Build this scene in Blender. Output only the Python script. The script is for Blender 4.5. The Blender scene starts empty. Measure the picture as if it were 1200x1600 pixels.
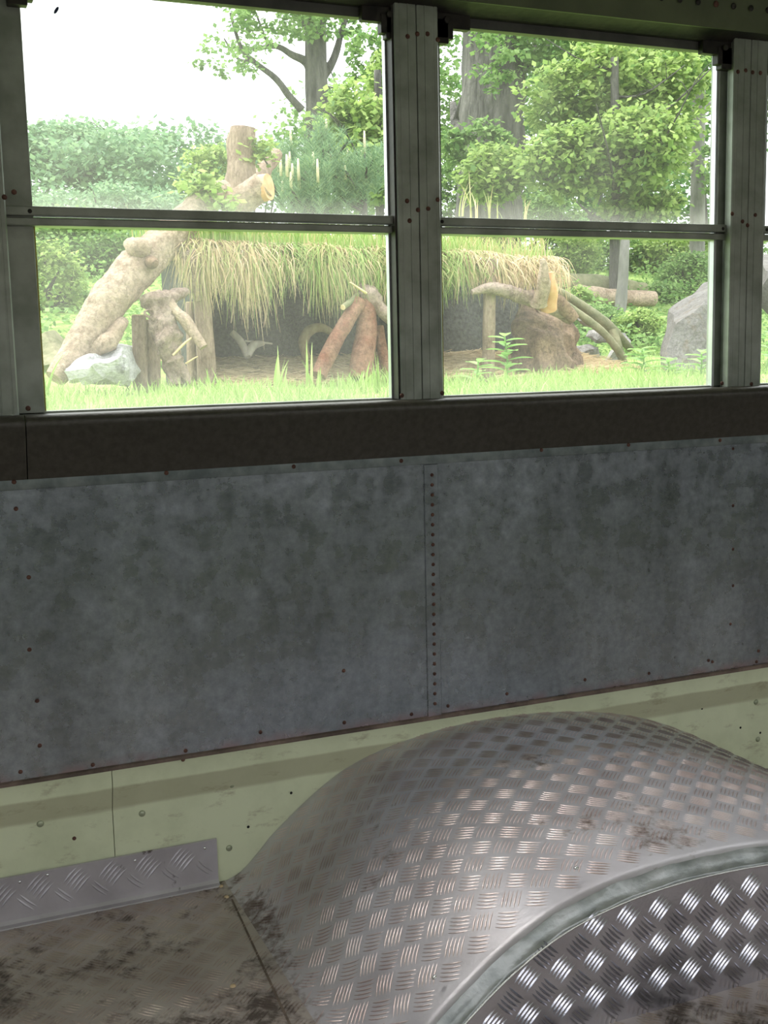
import bpy, bmesh, math, random
from mathutils import Vector, Matrix, noise
random.seed(7)
sc = bpy.context.scene
COL = sc.collection
PI = math.pi

# ------------------------------------------------------------------ camera
F, YAW, PITCH, ROLL = 1800.0, 0.396795, 0.138629, -0.021925
CAM = Vector((-0.857, -1.863, 0.906))
cy, sy, cp, sp = math.cos(YAW), math.sin(YAW), math.cos(PITCH), math.sin(PITCH)
_v = Vector((sy*cp, cy*cp, -sp)); _r = Vector((cy, -sy, 0)); _u = _r.cross(_v)
_c, _s = math.cos(ROLL), math.sin(ROLL)
VR = _c*_r + _s*_u; VU = -_s*_r + _c*_u; VV = _v
cam = bpy.data.cameras.new('camera'); camo = bpy.data.objects.new('camera', cam); COL.objects.link(camo)
cam.sensor_fit = 'HORIZONTAL'; cam.sensor_width = 36; cam.lens = F/1200*36; cam.clip_start = .02; cam.clip_end = 300
m = Matrix.Identity(4)
for i in range(3):
    m[i][0] = VR[i]; m[i][1] = VU[i]; m[i][2] = -VV[i]; m[i][3] = CAM[i]
camo.matrix_world = m
sc.camera = camo

# ------------------------------------------------------------------ world, exposure, daylight portals
w = bpy.data.worlds.new('overcast_sky'); sc.world = w; w.use_nodes = True
nt = w.node_tree; nt.nodes.clear()
wo = nt.nodes.new('ShaderNodeOutputWorld'); bg = nt.nodes.new('ShaderNodeBackground')
tc = nt.nodes.new('ShaderNodeTexCoord'); sx = nt.nodes.new('ShaderNodeSeparateXYZ'); rp = nt.nodes.new('ShaderNodeValToRGB')
nt.links.new(tc.outputs['Generated'], sx.inputs[0]); nt.links.new(sx.outputs['Z'], rp.inputs[0])
rp.color_ramp.elements[0].position = 0.0; rp.color_ramp.elements[0].color = (.80, .84, .88, 1)
rp.color_ramp.elements[1].position = .8; rp.color_ramp.elements[1].color = (1, 1, 1, 1)
nt.links.new(rp.outputs[0], bg.inputs[0]); nt.links.new(bg.outputs[0], wo.inputs[0])
bg.inputs[1].default_value = 2.1
sc.view_settings.view_transform = 'Standard'; sc.view_settings.look = 'None'
sc.view_settings.gamma = 1; sc.view_settings.use_curve_mapping = False
sc.view_settings.exposure = 0.78
sun = bpy.data.lights.new('hazy_sun', 'SUN'); sun.energy = 3.0; sun.angle = math.radians(40); sun.color = (1, .96, .88)
suno = bpy.data.objects.new('hazy_sun', sun); COL.objects.link(suno)
suno.rotation_euler = Vector((.38, -.30, -1.0)).to_track_quat('-Z', 'Y').to_euler()

WIN_C = [-.355 + .71*k for k in range(-4, 5)]
def portal(name, x, y, z, sxx, szz, ry):
    l = bpy.data.lights.new(name, 'AREA'); l.shape = 'RECTANGLE'; l.size = sxx; l.size_y = szz
    l.cycles.is_portal = True
    o = bpy.data.objects.new(name, l); COL.objects.link(o)
    o.location = (x, y, z); o.rotation_euler = (ry, 0, 0)
portal('daylight_portal_far', 0, .1, 1.14, 6.4, .66, -PI/2)
portal('daylight_portal_near', 0, -2.42, 1.14, 6.4, .66, PI/2)

# ------------------------------------------------------------------ helpers
def P(px, py, Y):
    d = VR*(px-600) + VU*(800-py) + VV*F
    return CAM + d*((Y-CAM.y)/d.y)
def tag(o, label=None, cat=None, group=None, kind=None):
    if label: o['label'] = label
    if cat: o['category'] = cat
    if group: o['group'] = group
    if kind: o['kind'] = kind
    return o
def empty(name, loc=(0, 0, 0)):
    o = bpy.data.objects.new(name, None); COL.objects.link(o); o.location = loc; o.empty_display_size = .05
    return o
class MB:
    def __init__(s): s.v = []; s.f = []
    def add(s, vs, fs):
        b = len(s.v); s.v += [tuple(x) for x in vs]; s.f += [tuple(i+b for i in f) for f in fs]
    def box(s, x0, x1, y0, y1, z0, z1):
        s.add([(x0,y0,z0),(x1,y0,z0),(x1,y1,z0),(x0,y1,z0),(x0,y0,z1),(x1,y0,z1),(x1,y1,z1),(x0,y1,z1)],
              [(0,3,2,1),(4,5,6,7),(0,1,5,4),(1,2,6,5),(2,3,7,6),(3,0,4,7)])
    def prism(s, prof, x0, x1):          # prof: (y, z) closed loop, extruded along x
        n = len(prof)
        vs = [(x0, a, b) for a, b in prof] + [(x1, a, b) for a, b in prof]
        s.add(vs, [(i, (i+1) % n, n+(i+1) % n, n+i) for i in range(n)] + [tuple(range(n-1, -1, -1)), tuple(range(n, 2*n))])
    def vprism(s, prof, z0, z1):         # prof: (x, y) closed loop, extruded along z
        n = len(prof)
        vs = [(a, b, z0) for a, b in prof] + [(a, b, z1) for a, b in prof]
        s.add(vs, [(i, (i+1) % n, n+(i+1) % n, n+i) for i in range(n)] + [tuple(range(n-1, -1, -1)), tuple(range(n, 2*n))])
    def tube(s, pts, rad, seg=10, rough=0, cap=True, freq=6, flat=1.0):
        pts = [Vector(p) for p in pts]
        if not hasattr(rad, '__len__'): rad = [rad]*len(pts)
        b = len(s.v); prev = None
        for i, p in enumerate(pts):
            t = (pts[min(i+1, len(pts)-1)] - pts[max(i-1, 0)])
            if t.length < 1e-9: t = Vector((0, 0, 1))
            t.normalize()
            if prev is None:
                a = t.orthogonal().normalized()
            else:
                a = prev - t*prev.dot(t)
                a = a.normalized() if a.length > 1e-6 else t.orthogonal().normalized()
            prev = a; c = t.cross(a)
            for k in range(seg):
                an = 2*PI*k/seg; d = a*math.cos(an) + c*math.sin(an)*flat; r = rad[i]
                if rough:
                    q = p + d*r
                    r *= 1 + rough*(noise.noise(q*freq) + .5*noise.noise(q*freq*2.7 + Vector((9, 3, 1))) + .35*noise.noise(q*freq*6.5))
                s.v.append(tuple(p + d*r))
        n = len(pts)
        for i in range(n-1):
            for k in range(seg):
                k2 = (k+1) % seg
                s.f.append((b+i*seg+k, b+i*seg+k2, b+(i+1)*seg+k2, b+(i+1)*seg+k))
        if cap:
            s.f.append(tuple(b+k for k in range(seg-1, -1, -1)))
            s.f.append(tuple(b+(n-1)*seg+k for k in range(seg)))
    def build(s, name, mat, parent=None, smooth=False, angle=None, mat2=None, first=0):
        me = bpy.data.meshes.new(name); me.from_pydata(s.v, [], s.f); me.update()
        if smooth or angle:
            me.polygons.foreach_set('use_smooth', [True]*len(me.polygons))
        me.materials.append(mat)
        if mat2:
            me.materials.append(mat2); me.polygons.foreach_set('material_index', [0 if i < first else 1 for i in range(len(me.polygons))])
        if angle:
            try: me.set_sharp_from_angle(angle=angle)
            except Exception: pass
        o = bpy.data.objects.new(name, me); COL.objects.link(o)
        if parent: 
            o.parent = parent
            if parent.type == 'EMPTY' or parent.location.length:
                o.matrix_parent_inverse = Matrix.Translation(parent.location).inverted()
        return o
def catmull(pts, n=6):
    pts = [Vector(p) for p in pts]; out = []
    for i in range(len(pts)-1):
        p0 = pts[max(i-1, 0)]; p1 = pts[i]; p2 = pts[i+1]; p3 = pts[min(i+2, len(pts)-1)]
        for k in range(n):
            t = k/n
            out.append(.5*((2*p1) + (p2-p0)*t + (2*p0-5*p1+4*p2-p3)*t*t + (3*p1-p0-3*p2+p3)*t**3))
    out.append(pts[-1]); return out

# ------------------------------------------------------------------ materials
def mat(name, col, rough=.6, metal=0, spec=.5):
    m = bpy.data.materials.new(name); m.use_nodes = True
    b = m.node_tree.nodes['Principled BSDF']
    b.inputs['Base Color'].default_value = (*col, 1); b.inputs['Roughness'].default_value = rough
    b.inputs['Metallic'].default_value = metal; b.inputs['Specular IOR Level'].default_value = spec
    return m, m.node_tree, b
def N(nt, t, **k):
    n = nt.nodes.new('ShaderNode'+t)
    for a, b in k.items(): setattr(n, a, b)
    return n
def coords(nt, scale=(1, 1, 1)):
    g = N(nt, 'NewGeometry'); mp = N(nt, 'Mapping'); mp.inputs['Scale'].default_value = scale
    nt.links.new(g.outputs['Position'], mp.inputs[0]); return mp.outputs[0]
def ntex(nt, vec, scale, detail=4, rough=.55):
    n = N(nt, 'TexNoise'); n.inputs['Scale'].default_value = scale; n.inputs['Detail'].default_value = detail
    n.inputs['Roughness'].default_value = rough; nt.links.new(vec, n.inputs['Vector']); return n.outputs['Fac']
def ramp(nt, fac, stops):
    r = N(nt, 'ValToRGB'); e = r.color_ramp.elements
    e[0].position, e[0].color = stops[0][0], (*stops[0][1], 1); e[1].position, e[1].color = stops[-1][0], (*stops[-1][1], 1)
    for p, c in stops[1:-1]:
        q = e.new(p); q.color = (*c, 1)
    nt.links.new(fac, r.inputs[0]); return r.outputs[0]
def mix(nt, fac, a, b, mode='MIX'):
    x = N(nt, 'Mix', data_type='RGBA', blend_type=mode)
    for sock, val in ((x.inputs[0], fac), (x.inputs[6], a), (x.inputs[7], b)):
        if hasattr(val, 'links'): nt.links.new(val, sock)
        elif isinstance(val, (int, float)): sock.default_value = val
        else: sock.default_value = (*val, 1)
    return x.outputs[2]
def bump(nt, b, h, st, dist=.01):
    n = N(nt, 'Bump'); n.inputs['Strength'].default_value = st; n.inputs['Distance'].default_value = dist
    nt.links.new(h, n.inputs['Height']); nt.links.new(n.outputs[0], b.inputs['Normal'])
def g1(x): return (x, x, x)

def m_galv():
    m, t, b = mat('galvanized_sheet', (.3, .33, .35), .3, .85)
    c = coords(t)
    sp_ = ramp(t, ntex(t, c, 75, 3, .6), [(.3, (.25, .278, .305)), (.7, (.33, .36, .395))])
    cs = coords(t, (1.6, 1, .55))
    n1 = ramp(t, ntex(t, cs, 3.2, 6, .6), [(.32, g1(.70)), (.68, g1(1.22))])
    base = mix(t, .9, sp_, n1, 'MULTIPLY')
    n3 = ramp(t, ntex(t, c, 30, 5, .75), [(.3, (.78, .80, .74)), (.7, (1.2, 1.2, 1.22))])
    base = mix(t, .8, base, n3, 'MULTIPLY')
    # dried brown grime line along the foot of the sheets
    g = N(t, 'NewGeometry'); s_ = N(t, 'SeparateXYZ'); t.links.new(g.outputs['Position'], s_.inputs[0])
    a = N(t, 'MapRange'); a.inputs[1].default_value = .262; a.inputs[2].default_value = .244; t.links.new(s_.outputs['Z'], a.inputs[0])
    k = N(t, 'Math', operation='MULTIPLY'); t.links.new(a.outputs[0], k.inputs[0]); t.links.new(ramp(t, ntex(t, c, 25, 4), [(.35, g1(0)), (.6, g1(1))]), k.inputs[1])
    base = mix(t, k.outputs[0], base, (.33, .26, .27))
    t.links.new(base, b.inputs['Base Color'])
    t.links.new(ramp(t, ntex(t, c, 30, 4), [(.3, g1(.22)), (.7, g1(.36))]), b.inputs['Roughness'])
    bump(t, b, ntex(t, c, 140, 3), .25, .001)
    return m
def m_noise(name, c1, c2, scale=12, rough=.6, metal=0, bst=.2, bscale=90, bdist=.003, spec=.4, sc3=(1, 1, 1), det=5, lo=.35, hi=.65):
    m, t, b = mat(name, c1, rough, metal, spec); c = coords(t, sc3)
    t.links.new(ramp(t, ntex(t, c, scale, det), [(lo, c1), (hi, c2)]), b.inputs['Base Color'])
    if bst: bump(t, b, ntex(t, c, bscale, 4), bst, bdist)
    return m
def m_green():
    m, t, b = mat('pale_green_paint', (.5, .58, .36), .42, 0, .5); c = coords(t)
    base = ramp(t, ntex(t, c, 7, 6, .65), [(.3, (.58, .62, .42)), (.55, (.69, .73, .51))])
    d = ramp(t, ntex(t, coords(t, (1, 1, 2.5)), 11, 7, .75), [(.56, g1(0)), (.72, g1(.7))])
    base = mix(t, d, base, (.26, .21, .12))
    # olive brown strip under the lip: grime plus painted shade of the slant
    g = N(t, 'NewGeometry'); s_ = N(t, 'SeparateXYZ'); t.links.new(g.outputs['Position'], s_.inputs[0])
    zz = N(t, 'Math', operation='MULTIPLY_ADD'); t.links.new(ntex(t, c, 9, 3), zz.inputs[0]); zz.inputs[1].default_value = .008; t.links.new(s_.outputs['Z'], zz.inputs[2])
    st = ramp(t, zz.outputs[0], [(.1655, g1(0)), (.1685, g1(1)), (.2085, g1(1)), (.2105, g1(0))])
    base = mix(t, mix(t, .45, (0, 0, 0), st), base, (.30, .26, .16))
    t.links.new(base, b.inputs['Base Color']); bump(t, b, ntex(t, c, 200, 2), .08, .001)
    return m
def m_tread(name, c1, c2, rough, dirt_lo, dirt_hi, dirt=(.07, .045, .035), metal=.85, dscale=5, corner=False):
    m, t, b = mat(name, c1, rough, metal); c = coords(t)
    base = ramp(t, ntex(t, c, 9, 5, .6), [(.35, c1), (.65, c2)])
    n1 = ntex(t, c, dscale, 3, .5); n2 = ntex(t, c, 55, 4, .65)
    a = N(t, 'Math', operation='MULTIPLY'); t.links.new(n2, a.inputs[0]); a.inputs[1].default_value = .5
    s_ = N(t, 'Math', operation='ADD'); t.links.new(n1, s_.inputs[0]); t.links.new(a.outputs[0], s_.inputs[1])
    if corner:      # mud caught in the corner where the sheet meets the floor
        g = N(t, 'NewGeometry'); sz = N(t, 'SeparateXYZ'); t.links.new(g.outputs['Position'], sz.inputs[0])
        z = N(t, 'MapRange'); z.inputs[1].default_value = .05; z.inputs[2].default_value = 0; z.inputs[4].default_value = .20; t.links.new(sz.outputs['Z'], z.inputs[0])
        s2 = N(t, 'Math', operation='ADD'); t.links.new(s_.outputs[0], s2.inputs[0]); t.links.new(z.outputs[0], s2.inputs[1]); s_ = s2
    f = ramp(t, s_.outputs[0], [(dirt_lo, g1(0)), (dirt_hi, g1(.9))])
    t.links.new(mix(t, f, base, dirt), b.inputs['Base Color'])
    mm = N(t, 'MapRange'); mm.inputs[3].default_value = metal; mm.inputs[4].default_value = .1; t.links.new(f, mm.inputs[0])
    t.links.new(mm.outputs[0], b.inputs['Metallic'])
    rr = N(t, 'MapRange'); rr.inputs[3].default_value = rough; rr.inputs[4].default_value = .7; t.links.new(f, rr.inputs[0])
    t.links.new(rr.outputs[0], b.inputs['Roughness'])
    bump(t, b, ntex(t, c, 120, 3), .12, .002)
    return m
def m_leaf(name, cs, trans=.45, rough=.55):
    m, t, b = mat(name, cs[0], rough, 0, .3)
    g = N(t, 'NewGeometry'); c = ramp(t, g.outputs['Random Per Island'], [(i/(len(cs)-1), k) for i, k in enumerate(cs)])
    t.links.new(c, b.inputs['Base Color'])
    tr = N(t, 'BsdfTranslucent'); t.links.new(c, tr.inputs[0])
    mx = N(t, 'MixShader'); mx.inputs[0].default_value = trans
    t.links.new(b.outputs[0], mx.inputs[1]); t.links.new(tr.outputs[0], mx.inputs[2])
    t.links.new(mx.outputs[0], t.nodes['Material Output'].inputs['Surface'])
    return m
def m_glass():
    m = bpy.data.materials.new('dusty_window_glass'); m.use_nodes = True; t = m.node_tree; t.nodes.clear()
    out = N(t, 'OutputMaterial'); tr = N(t, 'BsdfTransparent'); tr.inputs[0].default_value = (.97, .99, .97, 1)
    gl = N(t, 'BsdfGlossy'); gl.inputs['Roughness'].default_value = .03
    du = N(t, 'BsdfTranslucent'); du.inputs[0].default_value = (.86, .83, .83, 1)
    fr = N(t, 'Fresnel'); fr.inputs[0].default_value = 1.35
    c = coords(t); cl = coords(t, (1.2, 1, .5))
    n = ramp(t, ntex(t, cl, 2.2, 4, .6), [(.35, g1(.025)), (.75, g1(.12))])
    # thicker film towards the far left of the left pane, and a dusty line over the window sill
    g = N(t, 'NewGeometry'); s_ = N(t, 'SeparateXYZ'); t.links.new(g.outputs['Position'], s_.inputs[0])
    a = N(t, 'MapRange'); a.inputs[1].default_value = -.05; a.inputs[2].default_value = -.6; a.inputs[3].default_value = 0; a.inputs[4].default_value = .06
    t.links.new(s_.outputs['X'], a.inputs[0])
    z = N(t, 'MapRange'); z.inputs[1].default_value = .9; z.inputs[2].default_value = .82; z.inputs[3].default_value = 0; z.inputs[4].default_value = .10
    t.links.new(s_.outputs['Z'], z.inputs[0])
    z2 = N(t, 'ValToRGB'); t.links.new(s_.outputs['Z'], z2.inputs[0]); e = z2.color_ramp.elements
    e[0].position = .0; e[0].color = (0, 0, 0, 1); e[1].position = 1; e[1].color = (0, 0, 0, 1)
    zs = N(t, 'MapRange'); zs.inputs[1].default_value = 1.1; zs.inputs[2].default_value = 1.2; t.links.new(s_.outputs['Z'], zs.inputs[0]); t.links.new(zs.outputs[0], z2.inputs[0])
    q = e.new(.34); q.color = (0, 0, 0, 1); q = e.new(.36); q.color = (.13, .13, .13, 1); q = e.new(.70); q.color = (0, 0, 0, 1)
    a0 = N(t, 'Math', operation='ADD'); t.links.new(a.outputs[0], a0.inputs[0]); t.links.new(z2.outputs[0], a0.inputs[1]); a = a0
    ad = N(t, 'Math', operation='ADD'); t.links.new(a.outputs[0], ad.inputs[0]); t.links.new(z.outputs[0], ad.inputs[1])
    ad2 = N(t, 'Math', operation='ADD'); t.links.new(ad.outputs[0], ad2.inputs[0]); t.links.new(n, ad2.inputs[1])
    m1 = N(t, 'MixShader'); t.links.new(ad2.outputs[0], m1.inputs[0]); t.links.new(tr.outputs[0], m1.inputs[1]); t.links.new(du.outputs[0], m1.inputs[2])
    m2 = N(t, 'MixShader'); t.links.new(fr.outputs[0], m2.inputs[0]); t.links.new(m1.outputs[0], m2.inputs[1]); t.links.new(gl.outputs[0], m2.inputs[2])
    t.links.new(m2.outputs[0], out.inputs[0]); return m

M = {}
M['galv'] = m_galv()
M['trim'] = m_noise('weathered_zinc_trim', (.13, .16, .165), (.25, .29, .29), 30, .45, .5)
M['rail'] = m_noise('brown_black_painted_rail', (.042, .039, .030), (.060, .056, .045), 90, .36, .2, .3, 150, .002)
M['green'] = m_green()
M['frame'] = m_noise('grey_green_aluminium', (.20, .225, .19), (.32, .35, .31), 14, .42, .45, .08, 60)
M['darkframe'] = m_noise('dark_grey_aluminium', (.07, .075, .07), (.12, .125, .11), 14, .5, .3, .08, 60)
M['frame2'] = m_noise('bright_aluminium_edge', (.5, .52, .55), (.62, .64, .68), 20, .35, .7, 0)
M['dark'] = m_noise('black_latch_metal', (.010, .010, .009), (.03, .027, .022), 30, .5, .3)
M['seal'] = m_noise('yellowed_window_seal', (.30, .27, .05), (.45, .42, .10), 30, .6)
M['rust'] = m_noise('rusty_rivet', (.055, .022, .016), (.15, .07, .05), 150, .6, .2, .2)
M['screw'] = m_noise('painted_screw_head', (.30, .33, .22), (.42, .45, .32), 60, .4, .4)
M['bright'] = m_noise('bright_rivet', (.65, .65, .66), (.8, .8, .8), 60, .25, .9, 0)
M['hole'] = m_noise('black_hole', (.004, .004, .004), (.01, .01, .008), 60, .9)
M['ceil'] = m_noise('pale_painted_ceiling', (.46, .48, .42), (.54, .56, .50), 9, .45)
M['band'] = m_noise('olive_painted_cornice', (.065, .085, .04), (.10, .125, .06), 9, .42)
M['tread_top'] = m_tread('worn_tread_plate', (.47, .435, .47), (.60, .57, .62), .34, .88, 1.05, (.17, .125, .105), metal=.35, corner=True)
M['tread_face'] = m_tread('clean_tread_plate', (.44, .44, .49), (.54, .54, .60), .19, 1.12, 1.25, metal=.95)
M['tread_strip'] = m_tread('kick_strip_tread_plate', (.44, .41, .44), (.56, .53, .57), .38, .95, 1.12, metal=.5)
M['tread_floor'] = m_tread('grimy_tread_plate', (.38, .32, .30), (.50, .44, .41), .42, .80, .96, (.055, .038, .03), .25, 6)
M['bar_top'] = m_tread('worn_bars', (.56, .44, .44), (.74, .64, .65), .30, .84, 1.02, (.10, .06, .045), metal=.65, corner=True)
M['bar_floor'] = m_tread('grimy_bars', (.40, .31, .27), (.62, .53, .48), .34, .76, .92, (.05, .033, .025), .5, 6)
M['sealant'] = m_noise('grey_green_sealant', (.26, .28, .275), (.42, .43, .43), 25, .35, .5, .3, 50, .004)
M['glass'] = m_glass()
def m_wood(name, c1, c2, c3, sc3=(1, 1, 1), bst=.9):
    m, t, b = mat(name, c1, .85, 0, .25); c = coords(t, sc3)
    base = ramp(t, ntex(t, c, 7, 6, .65), [(.32, c1), (.55, c2), (.7, tuple(min(1, k*1.12) for k in c2))])
    d = ramp(t, ntex(t, coords(t, (1, 1, .8)), 11, 7, .75), [(.53, g1(0)), (.66, g1(.7))])
    base = mix(t, d, base, c3)
    f = ramp(t, ntex(t, c, 45, 5, .7), [(.35, g1(.62)), (.6, g1(1.12))])
    t.links.new(mix(t, .85, base, f, 'MULTIPLY'), b.inputs['Base Color'])
    bump(t, b, ntex(t, c, 30, 6, .75), bst, .08); return m
M['log'] = m_wood('pale_barkless_wood', (.50, .37, .27), (.74, .58, .45), (.30, .20, .13))
M['logred'] = m_wood('reddish_peeling_wood', (.40, .17, .11), (.52, .30, .21), (.24, .10, .06))
M['post'] = m_wood('brown_weathered_post', (.36, .26, .19), (.54, .41, .32), (.20, .13, .09), (1, 1, .3))
M['cut'] = m_noise('sawn_wood_face', (.62, .46, .28), (.74, .58, .38), 20, .8, 0, .2, 50)
M['cutor'] = m_noise('orange_sawn_wood_face', (.60, .30, .15), (.70, .42, .24), 20, .8, 0, .2, 50)
M['gnarl'] = m_wood('gnarled_root_wood', (.44, .31, .25), (.76, .60, .51), (.18, .11, .08), (1, 1, 1), 1)
M['rot'] = m_wood('crumbling_rotten_wood', (.25, .17, .11), (.52, .36, .24), (.11, .08, .06), (1, 1, 1), 1)
M['moss'] = m_noise('mossy_bark', (.14, .16, .08), (.26, .25, .15), 12, .9, 0, .6, 30, .02)
M['bark'] = m_noise('grey_tree_bark', (.035, .035, .032), (.13, .125, .115), 9, .9, 0, 1, 14, .10, sc3=(1, 1, .22))
M['barkl'] = m_noise('light_grey_bark', (.13, .13, .12), (.24, .235, .22), 7, .9, 0, .8, 16, .04, sc3=(1, 1, .3))
M['rock'] = m_wood('grey_lichen_rock', (.13, .125, .12), (.20, .195, .19), (.15, .12, .08), (1, 1, 1), .6)
M['rockw'] = m_wood('white_grey_rock', (.60, .61, .63), (.82, .83, .85), (.16, .17, .17), (1, 1, 2.2), .8)
M['rockg'] = m_wood('mid_grey_rock', (.26, .255, .25), (.38, .37, .36), (.16, .13, .11), (1, 1, 1), .6)
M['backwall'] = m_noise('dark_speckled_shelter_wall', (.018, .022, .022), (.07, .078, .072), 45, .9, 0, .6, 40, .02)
M['straw'] = m_leaf('straw', [(.42, .32, .17), (.60, .48, .28), (.72, .60, .38)], .2, .8)
M['grasstan'] = m_leaf('dead_tan_grass', [(.50, .36, .20), (.66, .50, .32), (.74, .60, .42), (.56, .46, .26)], .3)
M['soil'] = m_noise('straw_strewn_soil', (.20, .14, .08), (.46, .35, .20), 18, .95, 0, .6, 40, .02)
M['grass'] = m_leaf('fresh_grass', [(.19, .32, .07), (.29, .43, .12), (.42, .54, .22)], .4)
M['grassdry'] = m_leaf('drying_grass', [(.36, .38, .14), (.58, .47, .26), (.30, .40, .12), (.66, .55, .36)], .35)
M['ground'] = m_noise('grassy_ground', (.16, .27, .06), (.30, .42, .12), 5, .95, 0, .6, 30, .03)
M['leafy'] = m_leaf('yellow_green_leaves', [(.20, .32, .08), (.30, .43, .12), (.42, .53, .19), (.14, .26, .08)], .5)
M['leafm'] = m_leaf('mid_green_leaves', [(.11, .22, .07), (.18, .31, .09), (.30, .44, .16)], .45)
M['leafd'] = m_leaf('deep_green_leaves', [(.07, .18, .05), (.13, .27, .08), (.20, .36, .11)], .4)
M['leafb'] = m_leaf('blue_green_leaves', [(.14, .26, .14), (.20, .34, .19), (.30, .44, .24)], .4)
M['broad'] = m_leaf('bright_broad_leaves', [(.22, .42, .12), (.36, .56, .20)], .4, .4)
M['needle'] = m_leaf('pine_needles', [(.10, .20, .11), (.17, .29, .15), (.26, .38, .18)], .25)
M['candle'] = m_noise('pale_pine_shoots', (.50, .50, .30), (.66, .62, .42), 30, .8)
M['tan_hook'] = m_noise('tan_curved_shape', (.38, .29, .18), (.52, .42, .28), 20, .95, 0, .5, 60, .01)
M['pale_fork'] = m_noise('pale_forked_shape', (.60, .54, .52), (.78, .72, .70), 20, .8, 0, .3, 60, .01)

# ------------------------------------------------------------------ BUS SHELL (the setting)
X0, X1, YN = -3.55, 3.55, -2.36
ZR = .822                                              # top of the window rail
def small(name, parent, p, r, mt, h=.0025, seg=10, axis='y'):
    """a domed rivet or screw head on the wall"""
    b = MB(); rings = [(r, 0), (r*.92, -h*.5), (r*.6, -h*.9), (0.0001, -h)]
    vs = []
    for rr, hh in rings:
        for k in range(seg):
            a = 2*PI*k/seg; vs.append((p[0]+rr*math.cos(a), p[1]+hh, p[2]+rr*math.sin(a)))
    fs = [(i*seg+k, i*seg+(k+1) % seg, (i+1)*seg+(k+1) % seg, (i+1)*seg+k) for i in range(3) for k in range(seg)]
    b.add(vs, fs); return b.build(name, mt, parent, smooth=True)
def prof_x(name, prof, x0, x1, mt, parent, angle=.6):
    b = MB(); b.prism(prof, x0, x1); return b.build(name, mt, parent, angle=angle)

wf = empty('wall_far', (0, 0, 0)); tag(wf, kind='structure')
# galvanized sheets: two overlapping at a riveted seam, one more off each end
yP = -.015
def sheet(x0, x1, y, zb=.2415, zt=.716):
    b = MB(); b.box(x0, x1, y, y+.012, zb, zt); o = b.build('galvanized_panel', M['galv'], wf)
    bv = o.modifiers.new('edge', 'BEVEL'); bv.width = .0012; bv.segments = 2
    return o
pl = sheet(X0, .022, yP-.0022); pr = sheet(-.003, .735, yP-.0008); pr2 = sheet(.733, X1, yP)
# the seam: folded lap strip with its rivets
b = MB(); b.box(-.006, .022, yP-.0042, yP-.002, .2425, .706); o = b.build('seam_strip', M['galv'], wf)
bv = o.modifiers.new('edge', 'BEVEL'); bv.width = .001; bv.segments = 1
for k in range(24):
    z = P(670, 742 + 15.55*k, yP)[2]; small('rivet', o, (.0095 - .00006*k, yP-.0042, z), .0034, M['rust'], .0024)
def wallrivs(pts, parent, r, mt, y, h=.002, name='rivet'):
    for px, py in pts:
        p = P(px, py, y); small(name, parent, p, r, mt, h)
wallrivs([(25,795),(45,902),(46,1015),(58,1095),(62,1165),(32,1206),(145,1195),(286,1187),(290,1173),(407,1144),(538,1129),(537,1048),(643,1116)], pl, .0036, M['rust'], yP-.0022)
wallrivs([(700,1103),(792,1084),(914,1062),(1014,1052),(1107,1032),(1113,1034)], pr, .0034, M['rust'], yP-.001)
wallrivs([(1145,701),(1145,790),(1145,858),(1145,915),(1141,975),(1185,1017),(1182,1034)], pr2, .0036, M['rust'], yP)
# top trim strip with screws
ts = prof_x('trim_strip', [(yP, .7065), (yP-.005, .7065), (yP-.006, .708), (yP-.006, .722), (yP, .722)], X0, X1, M['trim'], wf)
wallrivs([(22,753),(260,739),(459,729),(627,720),(846,703),(982,695),(1125,688)], ts, .0038, M['rust'], yP-.006, name='screw')
# dark rail below the windows with a rolled top edge
rp_ = [(.05, .7205), (-.020, .7205), (-.021, .724), (-.040, .785), (-.0435, .803)]
for k in range(7):
    a = PI + k*PI/2/6 * -1
    rp_.append((-.030 + .0135*math.cos(PI + 0 - k*PI/12), .808 + .0135*math.sin(k*PI/12)))
rp_ += [(-.012, .8205), (.05, .8205)]
b = MB(); b.prism(rp_, X0, P(41, 700, -.03)[0]-.0008); b.build('window_rail', M['rail'], wf, angle=.6)
b = MB(); b.prism(rp_, P(41, 700, -.03)[0]+.0008, X1); b.build('window_rail', M['rail'], wf, angle=.6)
# pale green skirting: upper lip, slanting band, lower face - two sheets meeting at a seam
gp = [(.03, -.02), (.0, -.02), (.0, .163), (-.002, .168), (-.014, .203), (-.0155, .2085), (-.0155, .232), (-.0175, .235), (-.0175, .2415), (.03, .2415)]
xs = P(176, 1270, 0)[0]
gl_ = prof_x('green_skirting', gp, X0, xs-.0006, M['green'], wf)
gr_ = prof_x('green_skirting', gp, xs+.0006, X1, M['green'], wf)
b = MB(); b.prism([(-.0178, .2365), (-.0215, .2370), (-.0215, .2425), (-.0175, .2445)], X0, X1)
M['lip'] = m_noise('brown_grimed_lip', (.10, .075, .06), (.22, .16, .13), 22, .6, .2, .5, 70, .004)
b.build('grimy_lip', M['lip'], wf)
wallrivs([(63,1287)], gl_, .0060, M['screw'], 0, .003, 'screw')
wallrivs([(222,1271),(362,1226),(358,1325),(1181,1097),(1184,1155)], gr_, .0058, M['screw'], 0, .003, 'screw')
wallrivs([(116,1310)], gl_, .0034, M['rust'], 0, .002, 'rivet')
wallrivs([(455,1239),(388,1292),(1097,1107),(1157,1137),(1188,1145)], gr_, .0026, M['hole'], -.0002, .0003, 'screw_hole')
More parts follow.
